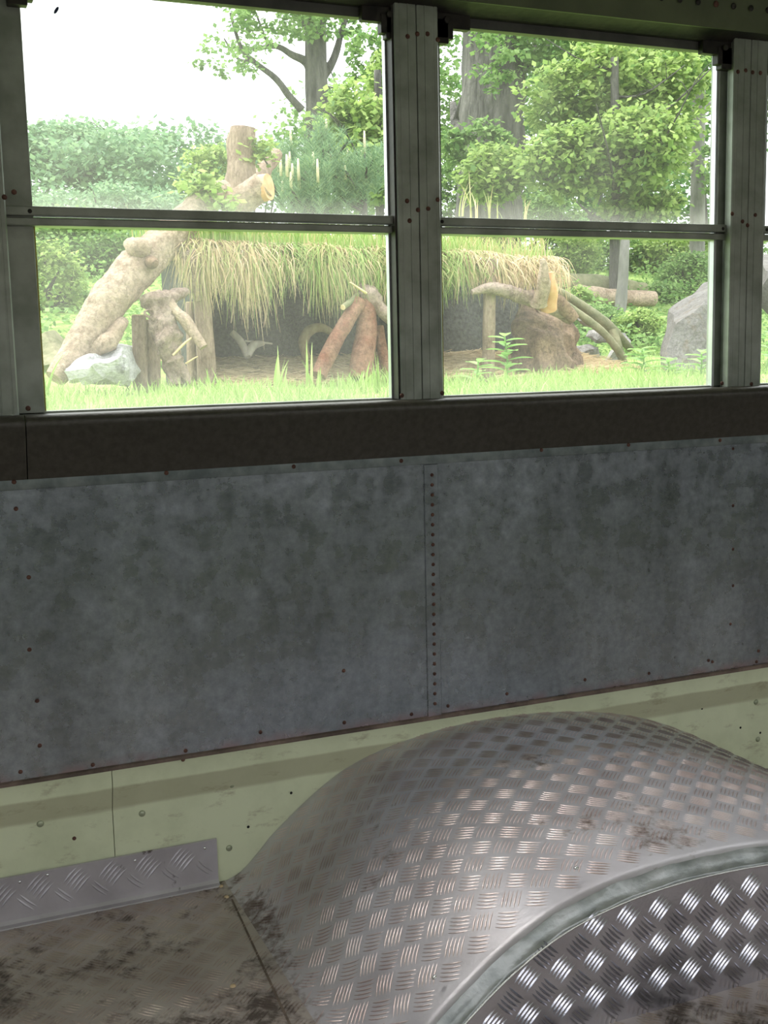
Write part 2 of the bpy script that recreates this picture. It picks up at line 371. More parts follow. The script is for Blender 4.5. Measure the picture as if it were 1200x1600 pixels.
# pillars between the windows: two ribbed cover strips with a gap, on a narrower post
PC = [-.725 if abs(c+.71) < .01 else c for c in [.71*k for k in range(-5, 6)]]
pillars = []
def pillar(cx):
    h = .041
    def half(s):
        pr_ = [(.0006, .004), (.0006, -.0052), (.0016, -.006), (.0145, -.006), (.0150, -.0068), (.0165, -.0068), (.017, -.006), (.031, -.006), (.0315, -.0056), (.033, -.0056), (.0335, -.006), (h-.002, -.006), (h, -.004), (h, .012), (h-.003, .012), (h-.003, .004)]
        q = [(cx+s*x, y) for x, y in pr_]
        return q if s < 0 else q[::-1]
    b = MB()
    for s in (-1, 1): b.vprism(half(s), ZR-.001, 1.62)
    b.box(cx-.030, cx+.030, .0035, .075, ZR-.01, 1.62)
    o = b.build('pillar', M['frame'], wf); pillars.append(o); return o
for c in PC: pillar(c)
# screws on the three pillars in view
wallrivs([(22,300),(7,308),(44,638)], pillars[4], .0042, M['rust'], -.006, .0022, 'screw')
wallrivs([(637,57),(652,53),(668,53),(684,62),(636,314),(653,328),(669,326),(684,312),(628,618),(691,614),(640,345)], pillars[5], .0042, M['rust'], -.006, .0022, 'screw')
wallrivs([(1153,112),(1165,110),(1176,113),(1188,114),(1144,334),(1160,346),(1168,352),(1180,336),(1128,599),(1174,600)], pillars[6], .0042, M['rust'], -.006, .0022, 'screw')
# small dark slots in the weatherstrip beside the middle pillar
b = MB(); b.box(-.0445, -.0412, -.002, .03, ZR, 1.56); ws = b.build('weatherstrip', M['dark'], wf)
b = MB()
# wall above the windows: header and rivetted cornice, then skin outside
def cz(px, py, y): return P(px, py, y)[2]
zc = .5*(cz(900, 19, -.03) + cz(1190, 54, -.03))
hd = [(.06, 1.475), (.0, 1.475), (-.004, 1.48), (-.03, zc), (-.03, zc+.03), (.06, zc+.03)]
prof_x('window_header', [(.06, 1.478), (.002, 1.478), (-.006, 1.484), (-.028, zc), (-.028, zc+.02), (.06, zc+.02)], X0, X1, M['dark'], wf)
ct = prof_x('cornice', [(-.0, zc), (-.032, zc), (-.034, zc+.004), (-.055, zc+.075), (-.058, zc+.08), (-.10, zc+.16), (-.10, zc+.20), (.0, zc+.20)], X0, X1, M['band'], wf)
for k in range(-16, 26):
    yy = -.034 - .021*.5
    small('rivet', ct, (P(1090, 20, yy)[0] + (k-7)*.0405, yy-.001, zc+.038), .006, M['dark'] if k % 4 else M['rust'], .0025)
b = MB(); b.box(X0, X1, .031, .06, -.1, .80); b.box(X0, X1, .02, .08, zc+.005, 1.95)
b.build('outer_skin', M['green'], wf)

# windows of the far side
def window(n, xa, xb, cells=None):
    """two sashes in a frame; xa/xb are the clear edges at the glass"""
    o = empty('window_%d' % n, (.5*(xa+xb), .03, ZR)); tag(o, kind='structure')
    zt, zm0, zm1 = 1.462, 1.1085, 1.1375
    xo0, xo1 = xa-.045, xb+.045
    if n == 2: xo0, xo1 = xa-.02, xb+.02
    b = MB()
    b.box(xo0, xa, .019, .036, zm0+.008, zt+.03); b.box(xb, xo1, .019, .036, zm0+.008, zt+.03)
    b.box(xo0, xo1, .008, .030, zm0+.0145, zm1)
    up = b.build('upper_sash', M['frame'], o); bv = up.modifiers.new('e', 'BEVEL'); bv.width = .002; bv.segments = 2
    b = MB(); b.box(xo0, xo1, .0185, .036, zt, zt+.03); b.build('top_rail', M['darkframe'], up)
    b = MB()
    b.box(xo0, xa, .024, .046, ZR-.004, zm0+.010); b.box(xb, xo1, .024, .046, ZR-.004, zm0+.010)
    b.box(xo0, xo1, .012, .046, zm0, zm0+.0125); b.box(xo0, xo1, .024, .046, ZR-.004, ZR+.002)
    lo = b.build('lower_sash', M['frame'], o); bv = lo.modifiers.new('e', 'BEVEL'); bv.width = .002; bv.segments = 2
    b = MB(); b.box(xb-.0045, xb+.001, .022, .034, ZR, zt); e1 = b.build('glazing_strip', M['frame2'], o)
    b = MB(); b.box(xa-.001, xa+.0025, .028, .034, ZR, zm0+.002); e2 = b.build('window_seal', M['seal'], o)
    b = MB(); b.add([(xa-.01, .031, zm1-.01), (xb+.01, .031, zm1-.01), (xb+.01, .031, zt+.01), (xa-.01, .031, zt+.01)], [(0, 1, 2, 3)])
    b.build('glass', M['glass'], up)
    b = MB(); b.add([(xa-.01, .036, ZR-.003), (xb+.01, .036, ZR-.003), (xb+.01, .036, zm0+.006), (xa-.01, .036, zm0+.006)], [(0, 1, 2, 3)])
    b.build('glass', M['glass'], lo)
    for s, xe in ((1, xa), (-1, xb)):         # stepped spring latches in the top corners
        b = MB()
        b.box(min(xe-s*.02, xe+s*.052), max(xe-s*.02, xe+s*.052), .004, .02, zt-.008, zt+.026)
        b.box(min(xe-s*.02, xe+s*.018), max(xe-s*.02, xe+s*.018), .002, .02, zt-.026, zt+.006)
        b.box(min(xe-s*.02, xe+s*.009), max(xe-s*.02, xe+s*.009), .002, .02, zt-.034, zt+.006)
        b.tube([(xe+s*.004, .001, zt+.004), (xe+s*.004, -.004, zt+.004)], .006, 10)
        lt = b.build('latch', M['dark'], o); bv = lt.modifiers.new('e', 'BEVEL'); bv.width = .0015; bv.segments = 2
    for px, sgn in ((xa+.008, 1), (xb-.008, -1)):
        small('screw', up, (px-sgn*.014, .0085, zm1-.008), .0036, M['dark'], .002)
    return o
window(1, -.642, -.0430)
window(2, .056, .655)
window(3, .775, 1.375)
window(4, -1.375, -.78)
k = 5
for c in WIN_C:
    if abs(c+.355) > .01 and abs(c-.355) > .01 and abs(c-1.065) > .01 and abs(c+1.065) > .01:
        window(k, c-.30, c+.30); k += 1

# near side wall: sheet below, open windows, pillars
wn = empty('wall_near', (0, YN, 0)); tag(wn, kind='structure')
for xa_, xb_ in ((X0, 0), (0, X1)):
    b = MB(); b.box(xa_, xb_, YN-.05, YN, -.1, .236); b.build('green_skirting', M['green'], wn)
    b = MB(); b.box(xa_, xb_, YN-.05, YN, .236, .82); b.build('galvanized_panel', M['galv'], wn)
b = MB(); b.box(X0, X1, YN-.06, YN, zc, 1.95); b.build('cornice', M['band'], wn)
for c in PC:
    b = MB(); b.box(c-.04, c+.04, YN-.06, YN, .82, zc); b.box(c-.35, c+.35, YN-.03, YN-.01, 1.11, 1.137); b.build('pillar', M['frame'], wn)
for nm, xx in (('wall_left', X0), ('wall_right', X1)):
    b = MB(); b.box(xx-.03, xx+.03, YN-.06, .06, -.1, 1.95); tag(b.build(nm, M['galv']), kind='structure')
# arched ceiling
b = MB(); n = 16; vs = []
for i in range(n+1):
    t = i/n; y = -.06 + t*(YN+.12); z = 1.68 + .26*math.sin(PI*t)**.7
    vs += [(X0, y, z), (X1, y, z)]
b.add(vs, [(2*i, 2*i+1, 2*i+3, 2*i+2) for i in range(n)])
o = b.build('ceiling', M['ceil'], smooth=True); tag(o, kind='structure')
sd = o.modifiers.new('s', 'SOLIDIFY'); sd.thickness = .02

# ------------------------------------------------------------------ tread plate pattern (raised five-bar groups)
def tread(mb, mapf, u0, u1, v0, v1, pitch=.0365, inside=None, H=.0018, ang=PI/4, ou=0, ov=0, bow=.0012, W_=.0016):
    ca, sa = math.cos(ang), math.sin(ang)
    R_ = int(((u1-u0)+(v1-v0))/pitch)+2
    um, vm = .5*(u0+u1)+ou, .5*(v0+v1)+ov
    L = pitch*.44
    for i in range(-R_, R_+1):
        for j in range(-R_, R_+1):
            a0, b0 = i*pitch, j*pitch
            cu, cv = um + a0*ca - b0*sa, vm + a0*sa + b0*ca
            if not (u0 < cu < u1 and v0 < cv < v1): continue
            if inside and not inside(cu, cv): continue
            o = (i+j) & 1
            for k in range(5):
                off = (k-2)*pitch*.168
                vs = []; ok = True
                for t in (-1, -.6, 0, .6, 1):
                    wd = W_*(1-t*t)**.5 if abs(t) < 1 else 0.0002
                    hh = H*(1-.85*t*t)
                    for s_, h_ in ((-1, -.0001), (0, hh), (1, -.0001)):
                        la, lb = t*L, off + s_*wd + bow*(1-t*t)
                        if o: la, lb = -lb, la
                        a1, b1 = a0+la, b0+lb
                        u_, v_ = um + a1*ca - b1*sa, vm + a1*sa + b1*ca
                        if not (u0-.004 < u_ < u1+.004 and v0-.004 < v_ < v1+.004): ok = False
                        p, nn = mapf(u_, v_); vs.append(p + nn*h_)
                if not ok: continue
                fs = []
                for q in range(4):
                    a = q*3; fs += [(a, a+3, a+4, a+1), (a+1, a+4, a+5, a+2)]
                mb.add(vs, fs)

# floor
b = MB(); b.box(X0, X1, YN-.03, .02, -.06, 0)
Z3 = Vector((0, 0, 1))
fl = MB(); fl.add(b.v, b.f)
tread(fl, lambda u, v: (Vector((u, v, 0)), Z3), -1.15, -.30, -1.15, -.004, ou=.004, inside=lambda u, v: not (-.395 < u and v > -.64))
tread(fl, lambda u, v: (Vector((u, v, 0)), Z3), -.34, 1.45, -1.15, -.004, ou=.011, ang=PI/4, inside=lambda u, v: v < -.65 or u > .83)
floor = fl.build('floor', M['tread_floor'], smooth=False, mat2=M['bar_floor'], first=6); tag(floor, kind='structure')
floor.data.polygons.foreach_set('use_smooth', [i >= 6 for i in range(len(floor.data.polygons))])
# dirt-filled joint and two screws in the floor plates
pa, pb = P(362, 1406, 0), P(429, 1556, 0)
xj = -.412
b = MB(); b.add([(-.3985, -.075, .0012), (-.4015, -.075, .0012), (-.4385, -.62, .0012), (-.4345, -.62, .0012)], [(0, 1, 2, 3)]); b.build('plate_joint', M['lip'], floor)
def fpt(px, py):
    d = VR*(px-600) + VU*(800-py) + VV*F; return CAM + d*(-CAM.z/d.z)
for px, py in ((354, 1402), (364, 1541), (345, 1385)):
    p = fpt(px, py); b = MB(); vs = []; sg = 10
    for rr, hh in ((.0045, 0), (.0038, .0018), (.0001, .0025)):
        for q in range(sg): vs.append((p.x+rr*math.cos(2*PI*q/sg), p.y+rr*math.sin(2*PI*q/sg), hh))
    b.add(vs, [(i*sg+q, i*sg+(q+1) % sg, (i+1)*sg+(q+1) % sg, (i+1)*sg+q) for i in range(2) for q in range(sg)])
    b.build('screw', M['cut'], floor, smooth=True)

# kick strip: tread plate bent up against the green skirting, left of the arch
xk = P(340, 1345, -.006)[0]; zk = P(340, 1312, -.006)[2]; zk0 = P(20, 1367, -.006)[2]; zk = .5*(zk+zk0)
kp = empty('kick_plate', (-1.2, -.01, 0))
tag(kp, 'narrow silvery tread plate strip along the foot of the skirting, left of the wheel arch', 'kick plate')
pf = [(-.0045, zk), (-.0065, zk-.001), (-.0068, .018), (-.0082, .009), (-.0125, .004), (-.020, .0022), (-.0215, .0004), (-.003, .0004), (-.003, zk)]
b = MB(); b.prism(pf, X0+.05, xk)
tread(b, lambda u, v: (Vector((u, -.0068, v)), Vector((0, -1, 0))), -1.6, xk-.002, .022, zk-.004, ou=.01, ov=.006, pitch=.0415, H=.0016, W_=.0022)
b.build('strip', M['tread_strip'], kp, angle=.5)
for px, py in ((74, 1367), (211, 1344.6), (320, 1325), (31, 1378)):
    p = P(px, py, -.0068); small('rivet', kp, p, .0028, M['bright'], .0018)

# wheel arch
prof = catmull([(-.400, 0, -.001), (-.383, 0, .002), (-.360, 0, .013), (-.334, 0, .036), (-.297, 0, .073), (-.212, 0, .137), (-.124, 0, .183), (-.03, 0, .208),
                (.07, 0, .219), (.179, 0, .219), (.28, 0, .211), (.375, 0, .194), (.471, 0, .167), (.565, 0, .128), (.65, 0, .083), (.725, 0, .038), (.775, 0, .012), (.84, 0, -.001)], 8)
al = [0]
for i in range(1, len(prof)): al.append(al[-1] + (prof[i]-prof[i-1]).length)
def pat(s):
    s = max(0, min(al[-1]-1e-6, s))
    lo_, hi_ = 0, len(al)-1
    while hi_-lo_ > 1:
        md = (lo_+hi_)//2
        if al[md] <= s: lo_ = md
        else: hi_ = md
    f_ = (s-al[lo_])/(al[hi_]-al[lo_]); p = prof[lo_].lerp(prof[hi_], f_)
    a = prof[max(lo_-1, 0)]; c_ = prof[min(hi_+1, len(prof)-1)]; t_ = (c_-a).normalized()
    return p, Vector((-t_.z, 0, t_.x))
wa = empty('wheel_arch', (.18, -.3, 0))
tag(wa, 'large humped wheel arch clad in worn silvery tread plate, against the green skirting', 'wheel arch')
YE, RR = -.612, .024
def slope(yy): return .018*max(0, min(1, (-yy-.30)/(.612-.30)))**1.6
b = MB(); ns = 110; rows = []
cross = [(-.001, 0), (-.1, 0), (-.25, 0)] + [(q, slope(q)) for q in (-.3, -.36, -.42, -.48, -.54, -.58, YE)]
for k in range(1, 9):
    a = k*PI/2/8; cross.append((YE - RR*math.sin(a), .018 + RR*(1-math.cos(a))))
vs = []
for i in range(ns+1):
    p, nn = pat(al[-1]*i/ns)
    damp = min(1, max(0, p.z/.05))
    for yy, dn in cross: vs.append((p.x - nn.x*dn*damp, yy, p.z - nn.z*dn*damp))
nc = len(cross)
b.add(vs, [(i*nc+j, i*nc+j+1, (i+1)*nc+j+1, (i+1)*nc+j) for i in range(ns) for j in range(nc-1)])
wt = MB(); wt.add(b.v, b.f); nb = len(wt.f)
def amap(u, v):
    p, nn = pat(u); dn = slope(v)*min(1, max(0, p.z/.05)); return Vector((p.x - nn.x*dn, v, p.z - nn.z*dn)), nn
tread(wt, amap, .008, al[-1]-.01, YE+.006, -.004, inside=None, ou=.006, ov=.003, H=.0016, W_=.0017)
wtop = wt.build('top_sheet', M['tread_top'], wa, smooth=True, mat2=M['bar_top'], first=nb)
# bent flange / sealant between top sheet and side plate
b = MB(); vs = []; RT = RR+.018; fl_ = [(YE-RR*.62, .018+RR*.20), (YE-RR*.95, .018+RR*.60), (YE-RR-.003, RT*.97), (YE-RR-.006, RT), (YE-RR-.004, RT*1.08)]
for i in range(ns+1):
    p, nn = pat(al[-1]*i/ns); damp = min(1, max(0, p.z/.05))
    for q, (yy, dn) in enumerate(fl_):
        dn2 = (dn-.002 + .0022*noise.noise(Vector((p.x*22, q*1.7, 0))))*damp
        vs.append((p.x - nn.x*dn2, yy - .0015*(.5+noise.noise(Vector((p.x*40, 3+q, 0)))), p.z - nn.z*dn2))
b.add(vs, [(i*5+j, i*5+j+1, (i+1)*5+j+1, (i+1)*5+j) for i in range(ns) for j in range(4)])
b.build('sealed_edge', M['sealant'], wa, smooth=True)
# side plate
YF = YE-RR-.0065
b = MB(); vs = []; top = []
for i in range(ns+1):
    p, nn = pat(al[-1]*i/ns); damp = min(1, max(0, p.z/.05)); dn = RT*damp
    q = (p.x - nn.x*dn, max(.0, p.z - nn.z*dn)); top.append(q)
for x, z in top: vs += [(x, YF, z), (x, YF-.0, 0), (x, YF+.004, z)]
b.add(vs, [f for i in range(ns) for f in ((3*i, 3*i+1, 3*i+4, 3*i+3), (3*i, 3*i+3, 3*i+5, 3*i+2))])
def topz(x):
    for i in range(len(top)-1):
        if top[i][0] <= x <= top[i+1][0]:
            f_ = (x-top[i][0])/max(1e-6, top[i+1][0]-top[i][0]); return top[i][1]*(1-f_)+top[i+1][1]*f_
    return 0
sp_ = MB(); sp_.add(b.v, b.f)
tread(sp_, lambda u, v: (Vector((u, YF, v)), Vector((0, -1, 0))), -.40, .80, .004, .19, inside=lambda u, v: v < topz(u)-.010 and v > .012, H=.0018, W_=.0020, ou=.004, ov=.0, pitch=.0365)
sp_.build('side_plate', M['tread_face'], wa, smooth=True).data.set_sharp_from_angle(angle=1.2)
b = MB(); vs = []
path = [Vector((x, YF-.0008, z)) for x, z in top if z > .004]
b.tube(path, .0016, 6); b.build('polished_edge', M['bright'], wa, smooth=True)
for px, py in ((683, 1526), (903, 1369)):
    best = None
    for i in range(200):
        for j in range(60):
            s_ = al[-1]*i/200; v_ = -.6*j/60; p, nn = pat(s_); q = Vector((p.x, v_, p.z))-CAM
            X_, Y_, Z_ = q.dot(VR), q.dot(VU), q.dot(VV); e = (600+F*X_/Z_-px)**2 + (800-F*Y_/Z_-py)**2
            if best is None or e < best[0]: best = (e, Vector((p.x, v_, p.z)), nn)
    q, nn = best[1], best[2]; b = MB(); b.tube([q, q+nn*.0012, q+nn*.002], [.004, .0034, .001], 10); b.build('rivet', M['bright'], wa, smooth=True)

# ------------------------------------------------------------------ OUTSIDE
GZ = .72
def gz(x, y):
    z = GZ + .20*max(0, y-5.6) - .12*max(0, y-12)
    z += .03*noise.noise(Vector((x*.7, y*.7, 0)))*min(1, max(0, y-2))
    return z
b = MB(); nx, ny = 60, 60; vs = []
for j in range(ny+1):
    y = .10 + (j/ny)**1.8*45
    for i in range(nx+1):
        x = -26 + 60*i/nx; vs.append((x, y, gz(x, y)))
b.add(vs, [(j*(nx+1)+i, j*(nx+1)+i+1, (j+1)*(nx+1)+i+1, (j+1)*(nx+1)+i) for j in range(ny) for i in range(nx)])
tag(b.build('ground', M['ground'], smooth=True), kind='structure')
b = MB(); b.add([(-30, YN-.3, -.7), (-30, -40, -.7), (30, -40, -.7), (30, YN-.3, -.7)], [(0, 1, 2, 3)])
M['gravel'] = m_noise('pale_gravel', (.52, .50, .48), (.62, .60, .57), 6, .95)
tag(b.build('ground', M['gravel']), kind='structure')
b = MB(); b.add([(-30, -4.5, -.68), (30, -4.5, -.68), (30, -8.5, 2.6), (-30, -8.5, 2.6), (30, -30, 5), (-30, -30, 5)], [(0, 1, 2, 3), (3, 2, 4, 5)])  # unseen earth slope, added to cut daylight entering the near windows
M['blocker_bank'] = m_noise('added_light_blocking_bank', (.15, .13, .12), (.22, .20, .19), 3, .95)
tag(b.build('ground', M['blocker_bank']), kind='structure')

def blade(mb, p, h, w_, lean, az, curl=1.0, seg=3):
    d = Vector((math.cos(az), math.sin(az), 0)); sd = Vector((-d.y, d.x, 0))
    if random.random() < .5: sd = Vector((VR.x, VR.y, 0)).lerp(sd, .4).normalized()
    vs = []
    for i in range(seg+1):
        t = i/seg; q = p + Vector((0, 0, 1))*h*(t - .25*lean*t*t*curl) + d*lean*h*t*t; ww = w_*(1-t**1.5)*.5 + .0003
        vs += [q - sd*ww, q + sd*ww]
    mb.add(vs, [(2*i, 2*i+1, 2*i+3, 2*i+2) for i in range(seg)])
b = MB()
for _ in range(26000):
    y = 1.3 + random.random()**1.2*5.5; d_ = y+1.863
    x = CAM.x + d_*(random.uniform(.0, .88)); 
    cl = noise.noise(Vector((x*1.6, y*1.6, 5)))
    if y > 4.25 and -0.2 < x < 2.6: continue
    if random.random() > .55 + cl: continue
    blade(b, Vector((x, y, gz(x, y)-.005)), random.uniform(.03, .085)*(1+.8*cl), random.uniform(.004, .009), random.uniform(.1, .8), random.uniform(0, 6.3))
tag(b.build('grass', M['grass'], smooth=True), 'bright green short grass on the ground in front of the log shelter', 'grass', kind='stuff')

# --- leaf clouds
def leafcloud(mb, c, rad, n, size, clump=.35, droop=.3):
    n = int(n*1.7); size *= .78
    c = Vector(c); rad = Vector(rad); k = max(1, n//28)
    for _ in range(k):
        while True:
            q = Vector((random.uniform(-1, 1), random.uniform(-1, 1), random.uniform(-1, 1)))
            if q.length < 1: break
        q = q * (q.length**-.35 if q.length > 0 else 1)
        cc = c + Vector((q.x*rad.x, q.y*rad.y, q.z*rad.z)); cr = clump*min(rad)*random.uniform(.6, 1.4)
        for _ in range(28):
            p = cc + Vector((random.gauss(0, cr*.6), random.gauss(0, cr*.6), random.gauss(0, cr*.32)))
            leaf(mb, p, size*random.uniform(.6, 1.3), droop)
def leaf(mb, p, s, droop=.3):
    a = random.uniform(0, 2*PI); el = random.gauss(-droop, .5)
    d = Vector((math.cos(a)*math.cos(el), math.sin(a)*math.cos(el), math.sin(el)))
    sd = d.cross(Vector((random.gauss(0, .5), random.gauss(0, .5), 1))).normalized()
    mb.add([p, p + d*s*.5 + sd*s*.36, p + d*s, p + d*s*.5 - sd*s*.36], [(0, 1, 2, 3)])
def branchy(par, mt, base, top, r0, r1, n, spread, seed, lenf=.5, sub=3):
    rnd = random.Random(seed); base = Vector(base); top = Vector(top)
    ends = []
    for i in range(n):
        t = .35 + .6*i/max(1, n-1); p = base.lerp(top, t); r = (r0*(1-t)+r1*t)*.55
        a = rnd.uniform(0, 2*PI); L = (top-base).length*lenf*rnd.uniform(.6, 1.1)*(1.1-.5*t)
        mb = MB(); e = p + Vector((math.cos(a)*spread, math.sin(a)*spread, rnd.uniform(.3, .9)))*L
        md = p.lerp(e, .5) + Vector((0, 0, -.1*L)) + Vector((rnd.uniform(-.1, .1), 0, rnd.uniform(-.1, .1)))*L
        pts = catmull([p, md, e], 4); mb.tube(pts, [max(.004, r*(1-.85*k/len(pts))) for k in range(len(pts))], 6); ends.append(e)
        for s_ in range(sub):
            q = pts[rnd.randrange(3, len(pts))]; e2 = q + Vector((rnd.uniform(-1, 1), rnd.uniform(-1, 1), rnd.uniform(-.1, .8)))*L*.4
            mb.tube([q, q.lerp(e2, .5)+Vector((0, 0, .04*L)), e2], [max(.003, r*.35), max(.003, r*.2), .003], 5); ends.append(e2)
        mb.build('branch', mt, par, smooth=True)
    return ends
GROUP_T = 'trees behind the log shelter'
def tree(name, px, pyb, Y, pyt, r, bark, label, leaves=None, lmat=None, nbr=7, top=None, bseed=1, spread=.8):
    base = P(px, pyb, Y); base.z = gz(base.x, Y)-.05; t_ = top or P(px, pyt, Y)
    o = empty(name, base); tag(o, label, 'tree', GROUP_T)
    b = MB(); pts = catmull([base, base.lerp(t_, .5)+Vector((r*.3, 0, 0)), t_], 8)
    b.tube(pts, [r*(1.15-.35*i/len(pts)) for i in range(len(pts))], 18, .14, freq=3)
    b.build('trunk', M[bark], o, smooth=True)
    if nbr:
        branchy(o, M[bark], base, t_, r, r*.5, nbr, spread, bseed)
    if leaves:
        b = MB()
        for (lx, ly, lY, rx, ry, n, s_) in leaves:
            c = P(lx, ly, lY); k = (lY+1.863)/F
            leafcloud(b, c, (rx*k, min(rx, ry)*k*1.1, ry*k), n, s_)
        b.build('crown', M[lmat], o)
    return o
def bush(px, py, Y, rx, ry, n, s_, lm, label, name='bush', stems=True):
    c = P(px, py, Y); k = (Y+1.863)/F; base = Vector((c.x, Y, gz(c.x, Y)-.02))
    o = empty(name, base); tag(o, label, 'bush', 'bushes in the woodland behind')
    b = MB(); leafcloud(b, c, (rx*k, rx*k*.7, ry*k), n, s_); b.build('foliage', M[lm], o)
    b = MB(); rnd = random.Random(int(px*7+py))
    for i in range(6):
        e = c + Vector((rnd.uniform(-.8, .8)*rx*k, rnd.uniform(-.3, .3)*rx*k, rnd.uniform(-.2, .8)*ry*k))
        md = base.lerp(e, .5)+Vector((rnd.uniform(-.1, .1), 0, 0)); b.tube([base, md, e], [.018, .012, .005], 6)
    b.build('stems', M['bark'], o, smooth=True)
    return o
# big trunk in the right window, thin trunk right of it, forked tree in the left window
tree('big_tree', 757, 330, 11.5, -160, .40, 'bark', 'massive dark grey tree trunk filling the left part of the right hand window', 
     [(745, 225, 10.3, 60, 40, 900, .10), (860, 60, 11, 90, 60, 1500, .11), (770, 90, 10.6, 40, 60, 300, .10)], 'leafm', 4, bseed=4)
tree('thin_tree', 1090, 330, 10.5, -120, .085, 'barkl', 'slender straight pale tree trunk at the right edge of the right hand window',
     [(1040, 70, 10, 110, 60, 2400, .11), (1120, 260, 10.2, 30, 60, 300, .10)], 'leafm', 5, bseed=9)
b0 = P(484, 175, 17)
o = tree('forked_tree', 486, 300, 17, 20, .20, 'bark', 'grey forked tree with wide bare limbs against the white sky in the left window',
     [(440, 20, 16.5, 120, 38, 900, .13), (510, 30, 17, 70, 30, 260, .13), (380, 60, 16, 50, 50, 260, .12), (360, 95, 17.5, 60, 25, 200, .12), (575, 80, 15.5, 35, 60, 450, .13)], 'leafm', 0, top=P(490, -90, 17))
for path, r0 in (([(487, 135), (480, 100), (455, 85), (430, 72), (395, 78)], .09), ([(492, 130), (510, 112), (524, 85), (535, 45), (548, 10)], .10), ([(484, 60), (470, 30), (448, 12), (430, -5)], .07),
                 ([(472, 172), (452, 150), (430, 122), (395, 95), (375, 70), (360, 20)], .07), ([(430, 72), (415, 60), (400, 20)], .04), ([(395, 95), (372, 92), (350, 60)], .035), ([(500, 133), (525, 140), (548, 155)], .03), ([(495, 20), (510, 10), (522, -10)], .05)):
    pts = catmull([P(x, y, 17) for x, y in path], 5); b = MB(); b.tube(pts, [r0*(1-.7*i/len(pts)) for i in range(len(pts))], 8, .1); b.build('limb', M['bark'], o, smooth=True)
# yellow-green maples
tree('maple_sapling', 960, 330, 8.6, 90, .05, 'bark', 'leafy young maple with large yellow green leaves filling the right hand window',
     [(900, 250, 8.6, 90, 60, 3000, .10), (1000, 230, 8.4, 90, 70, 3200, .10), (960, 130, 9, 110, 70, 3200, .10), (860, 150, 9.2, 50, 60, 1000, .10), (1060, 150, 8.8, 50, 90, 1200, .10), (1000, 320, 8.6, 90, 30, 1300, .10), (770, 270, 9.5, 60, 50, 1500, .10)], 'leafy', 7, bseed=3, spread=1.1)
tree('maple_sapling', 590, 330, 9.5, 110, .045, 'bark', 'young maple with bright yellow green leaves just left of the middle window pillar',
     [(560, 190, 9.5, 55, 60, 1900, .10), (580, 260, 9.3, 60, 60, 1900, .10), (605, 120, 9.8, 30, 40, 500, .09)], 'leafy', 5, bseed=5)
# woods behind
tree('woodland_tree', 1145, 380, 15, -40, .16, 'bark', 'dark background tree seen behind the right hand window pillar', [(1130, 120, 14, 160, 120, 2600, .15)], 'leafd', 3)
tree('woodland_tree', 925, 420, 16, 0, .16, 'barkl', 'grey background trunk rising behind the fallen logs left of the boulder', [(900, 120, 15.5, 190, 110, 3800, .15), (900, 300, 16, 150, 80, 2600, .15)], 'leafd', 4)
tree('woodland_tree', 1095, 420, 15, 280, .10, 'bark', 'thin brown background trunk standing above the boulder', [(1060, 320, 17, 120, 80, 2600, .15)], 'leafd', 2)
tree('woodland_tree', 200, 440, 16, 300, .13, 'bark', 'dark background trunk seen left of the big leaning log', [(170, 300, 15, 130, 90, 4200, .13), (90, 240, 15.5, 70, 45, 1900, .12)], 'leafb', 4)
tree('woodland_tree', 150, 420, 19, 230, .10, 'bark', 'pale leafy background tree under the bright sky in the left window', [(280, 260, 19, 130, 65, 3400, .14), (140, 240, 20, 110, 45, 2400, .14)], 'leafb', 4)
tree('woodland_tree', 640, 400, 19, 60, .2, 'bark', 'leafy background tree hidden mostly behind the middle window pillar', [(560, 240, 19, 130, 110, 3600, .16), (680, 160, 18, 70, 130, 1700, .15)], 'leafm', 4)
bush(120, 400, 11, 90, 60, 4200, .085, 'leafm', 'mid green bush behind the foot of the leaning log, upper left', 'bush')
bush(110, 490, 9, 75, 38, 3400, .055, 'leafm', 'low leafy bush behind the foot of the leaning log')
bush(220, 420, 12, 110, 70, 3600, .09, 'leafb', 'blue green bush behind the middle of the leaning log')
bush(960, 400, 12, 120, 34, 3600, .085, 'leafm', 'green bush right behind the two fallen logs')
bush(1060, 400, 11.5, 100, 50, 4200, .08, 'leafy', 'yellow green bush behind the boulder top')
bush(898, 468, 7.6, 38, 22, 650, .055, 'leafy', 'small pale leafed bush between the mossy poles and the fallen log')
bush(960, 520, 7.2, 70, 36, 2600, .05, 'leafm', 'low green bush in front of the fallen logs and behind the mossy poles')
bush(1020, 470, 9, 60, 34, 2600, .055, 'leafm', 'low green undergrowth between the fallen logs and the boulder')
bush(400, 270, 8.5, 70, 50, 2400, .06, 'leafb', 'blue green bush growing behind the shelter roof in the left window')
bush(330, 270, 7.8, 45, 40, 1300, .06, 'leafy', 'yellow green leafy shrub sprouting around the top of the leaning log')
bush(1190, 470, 10, 60, 110, 2600, .07, 'leafm', 'green bush seen through the narrow window strip at the far right')
bush(880, 380, 13, 60, 50, 2000, .09, 'leafd', 'dark green bush directly behind the right end of the sod roof')

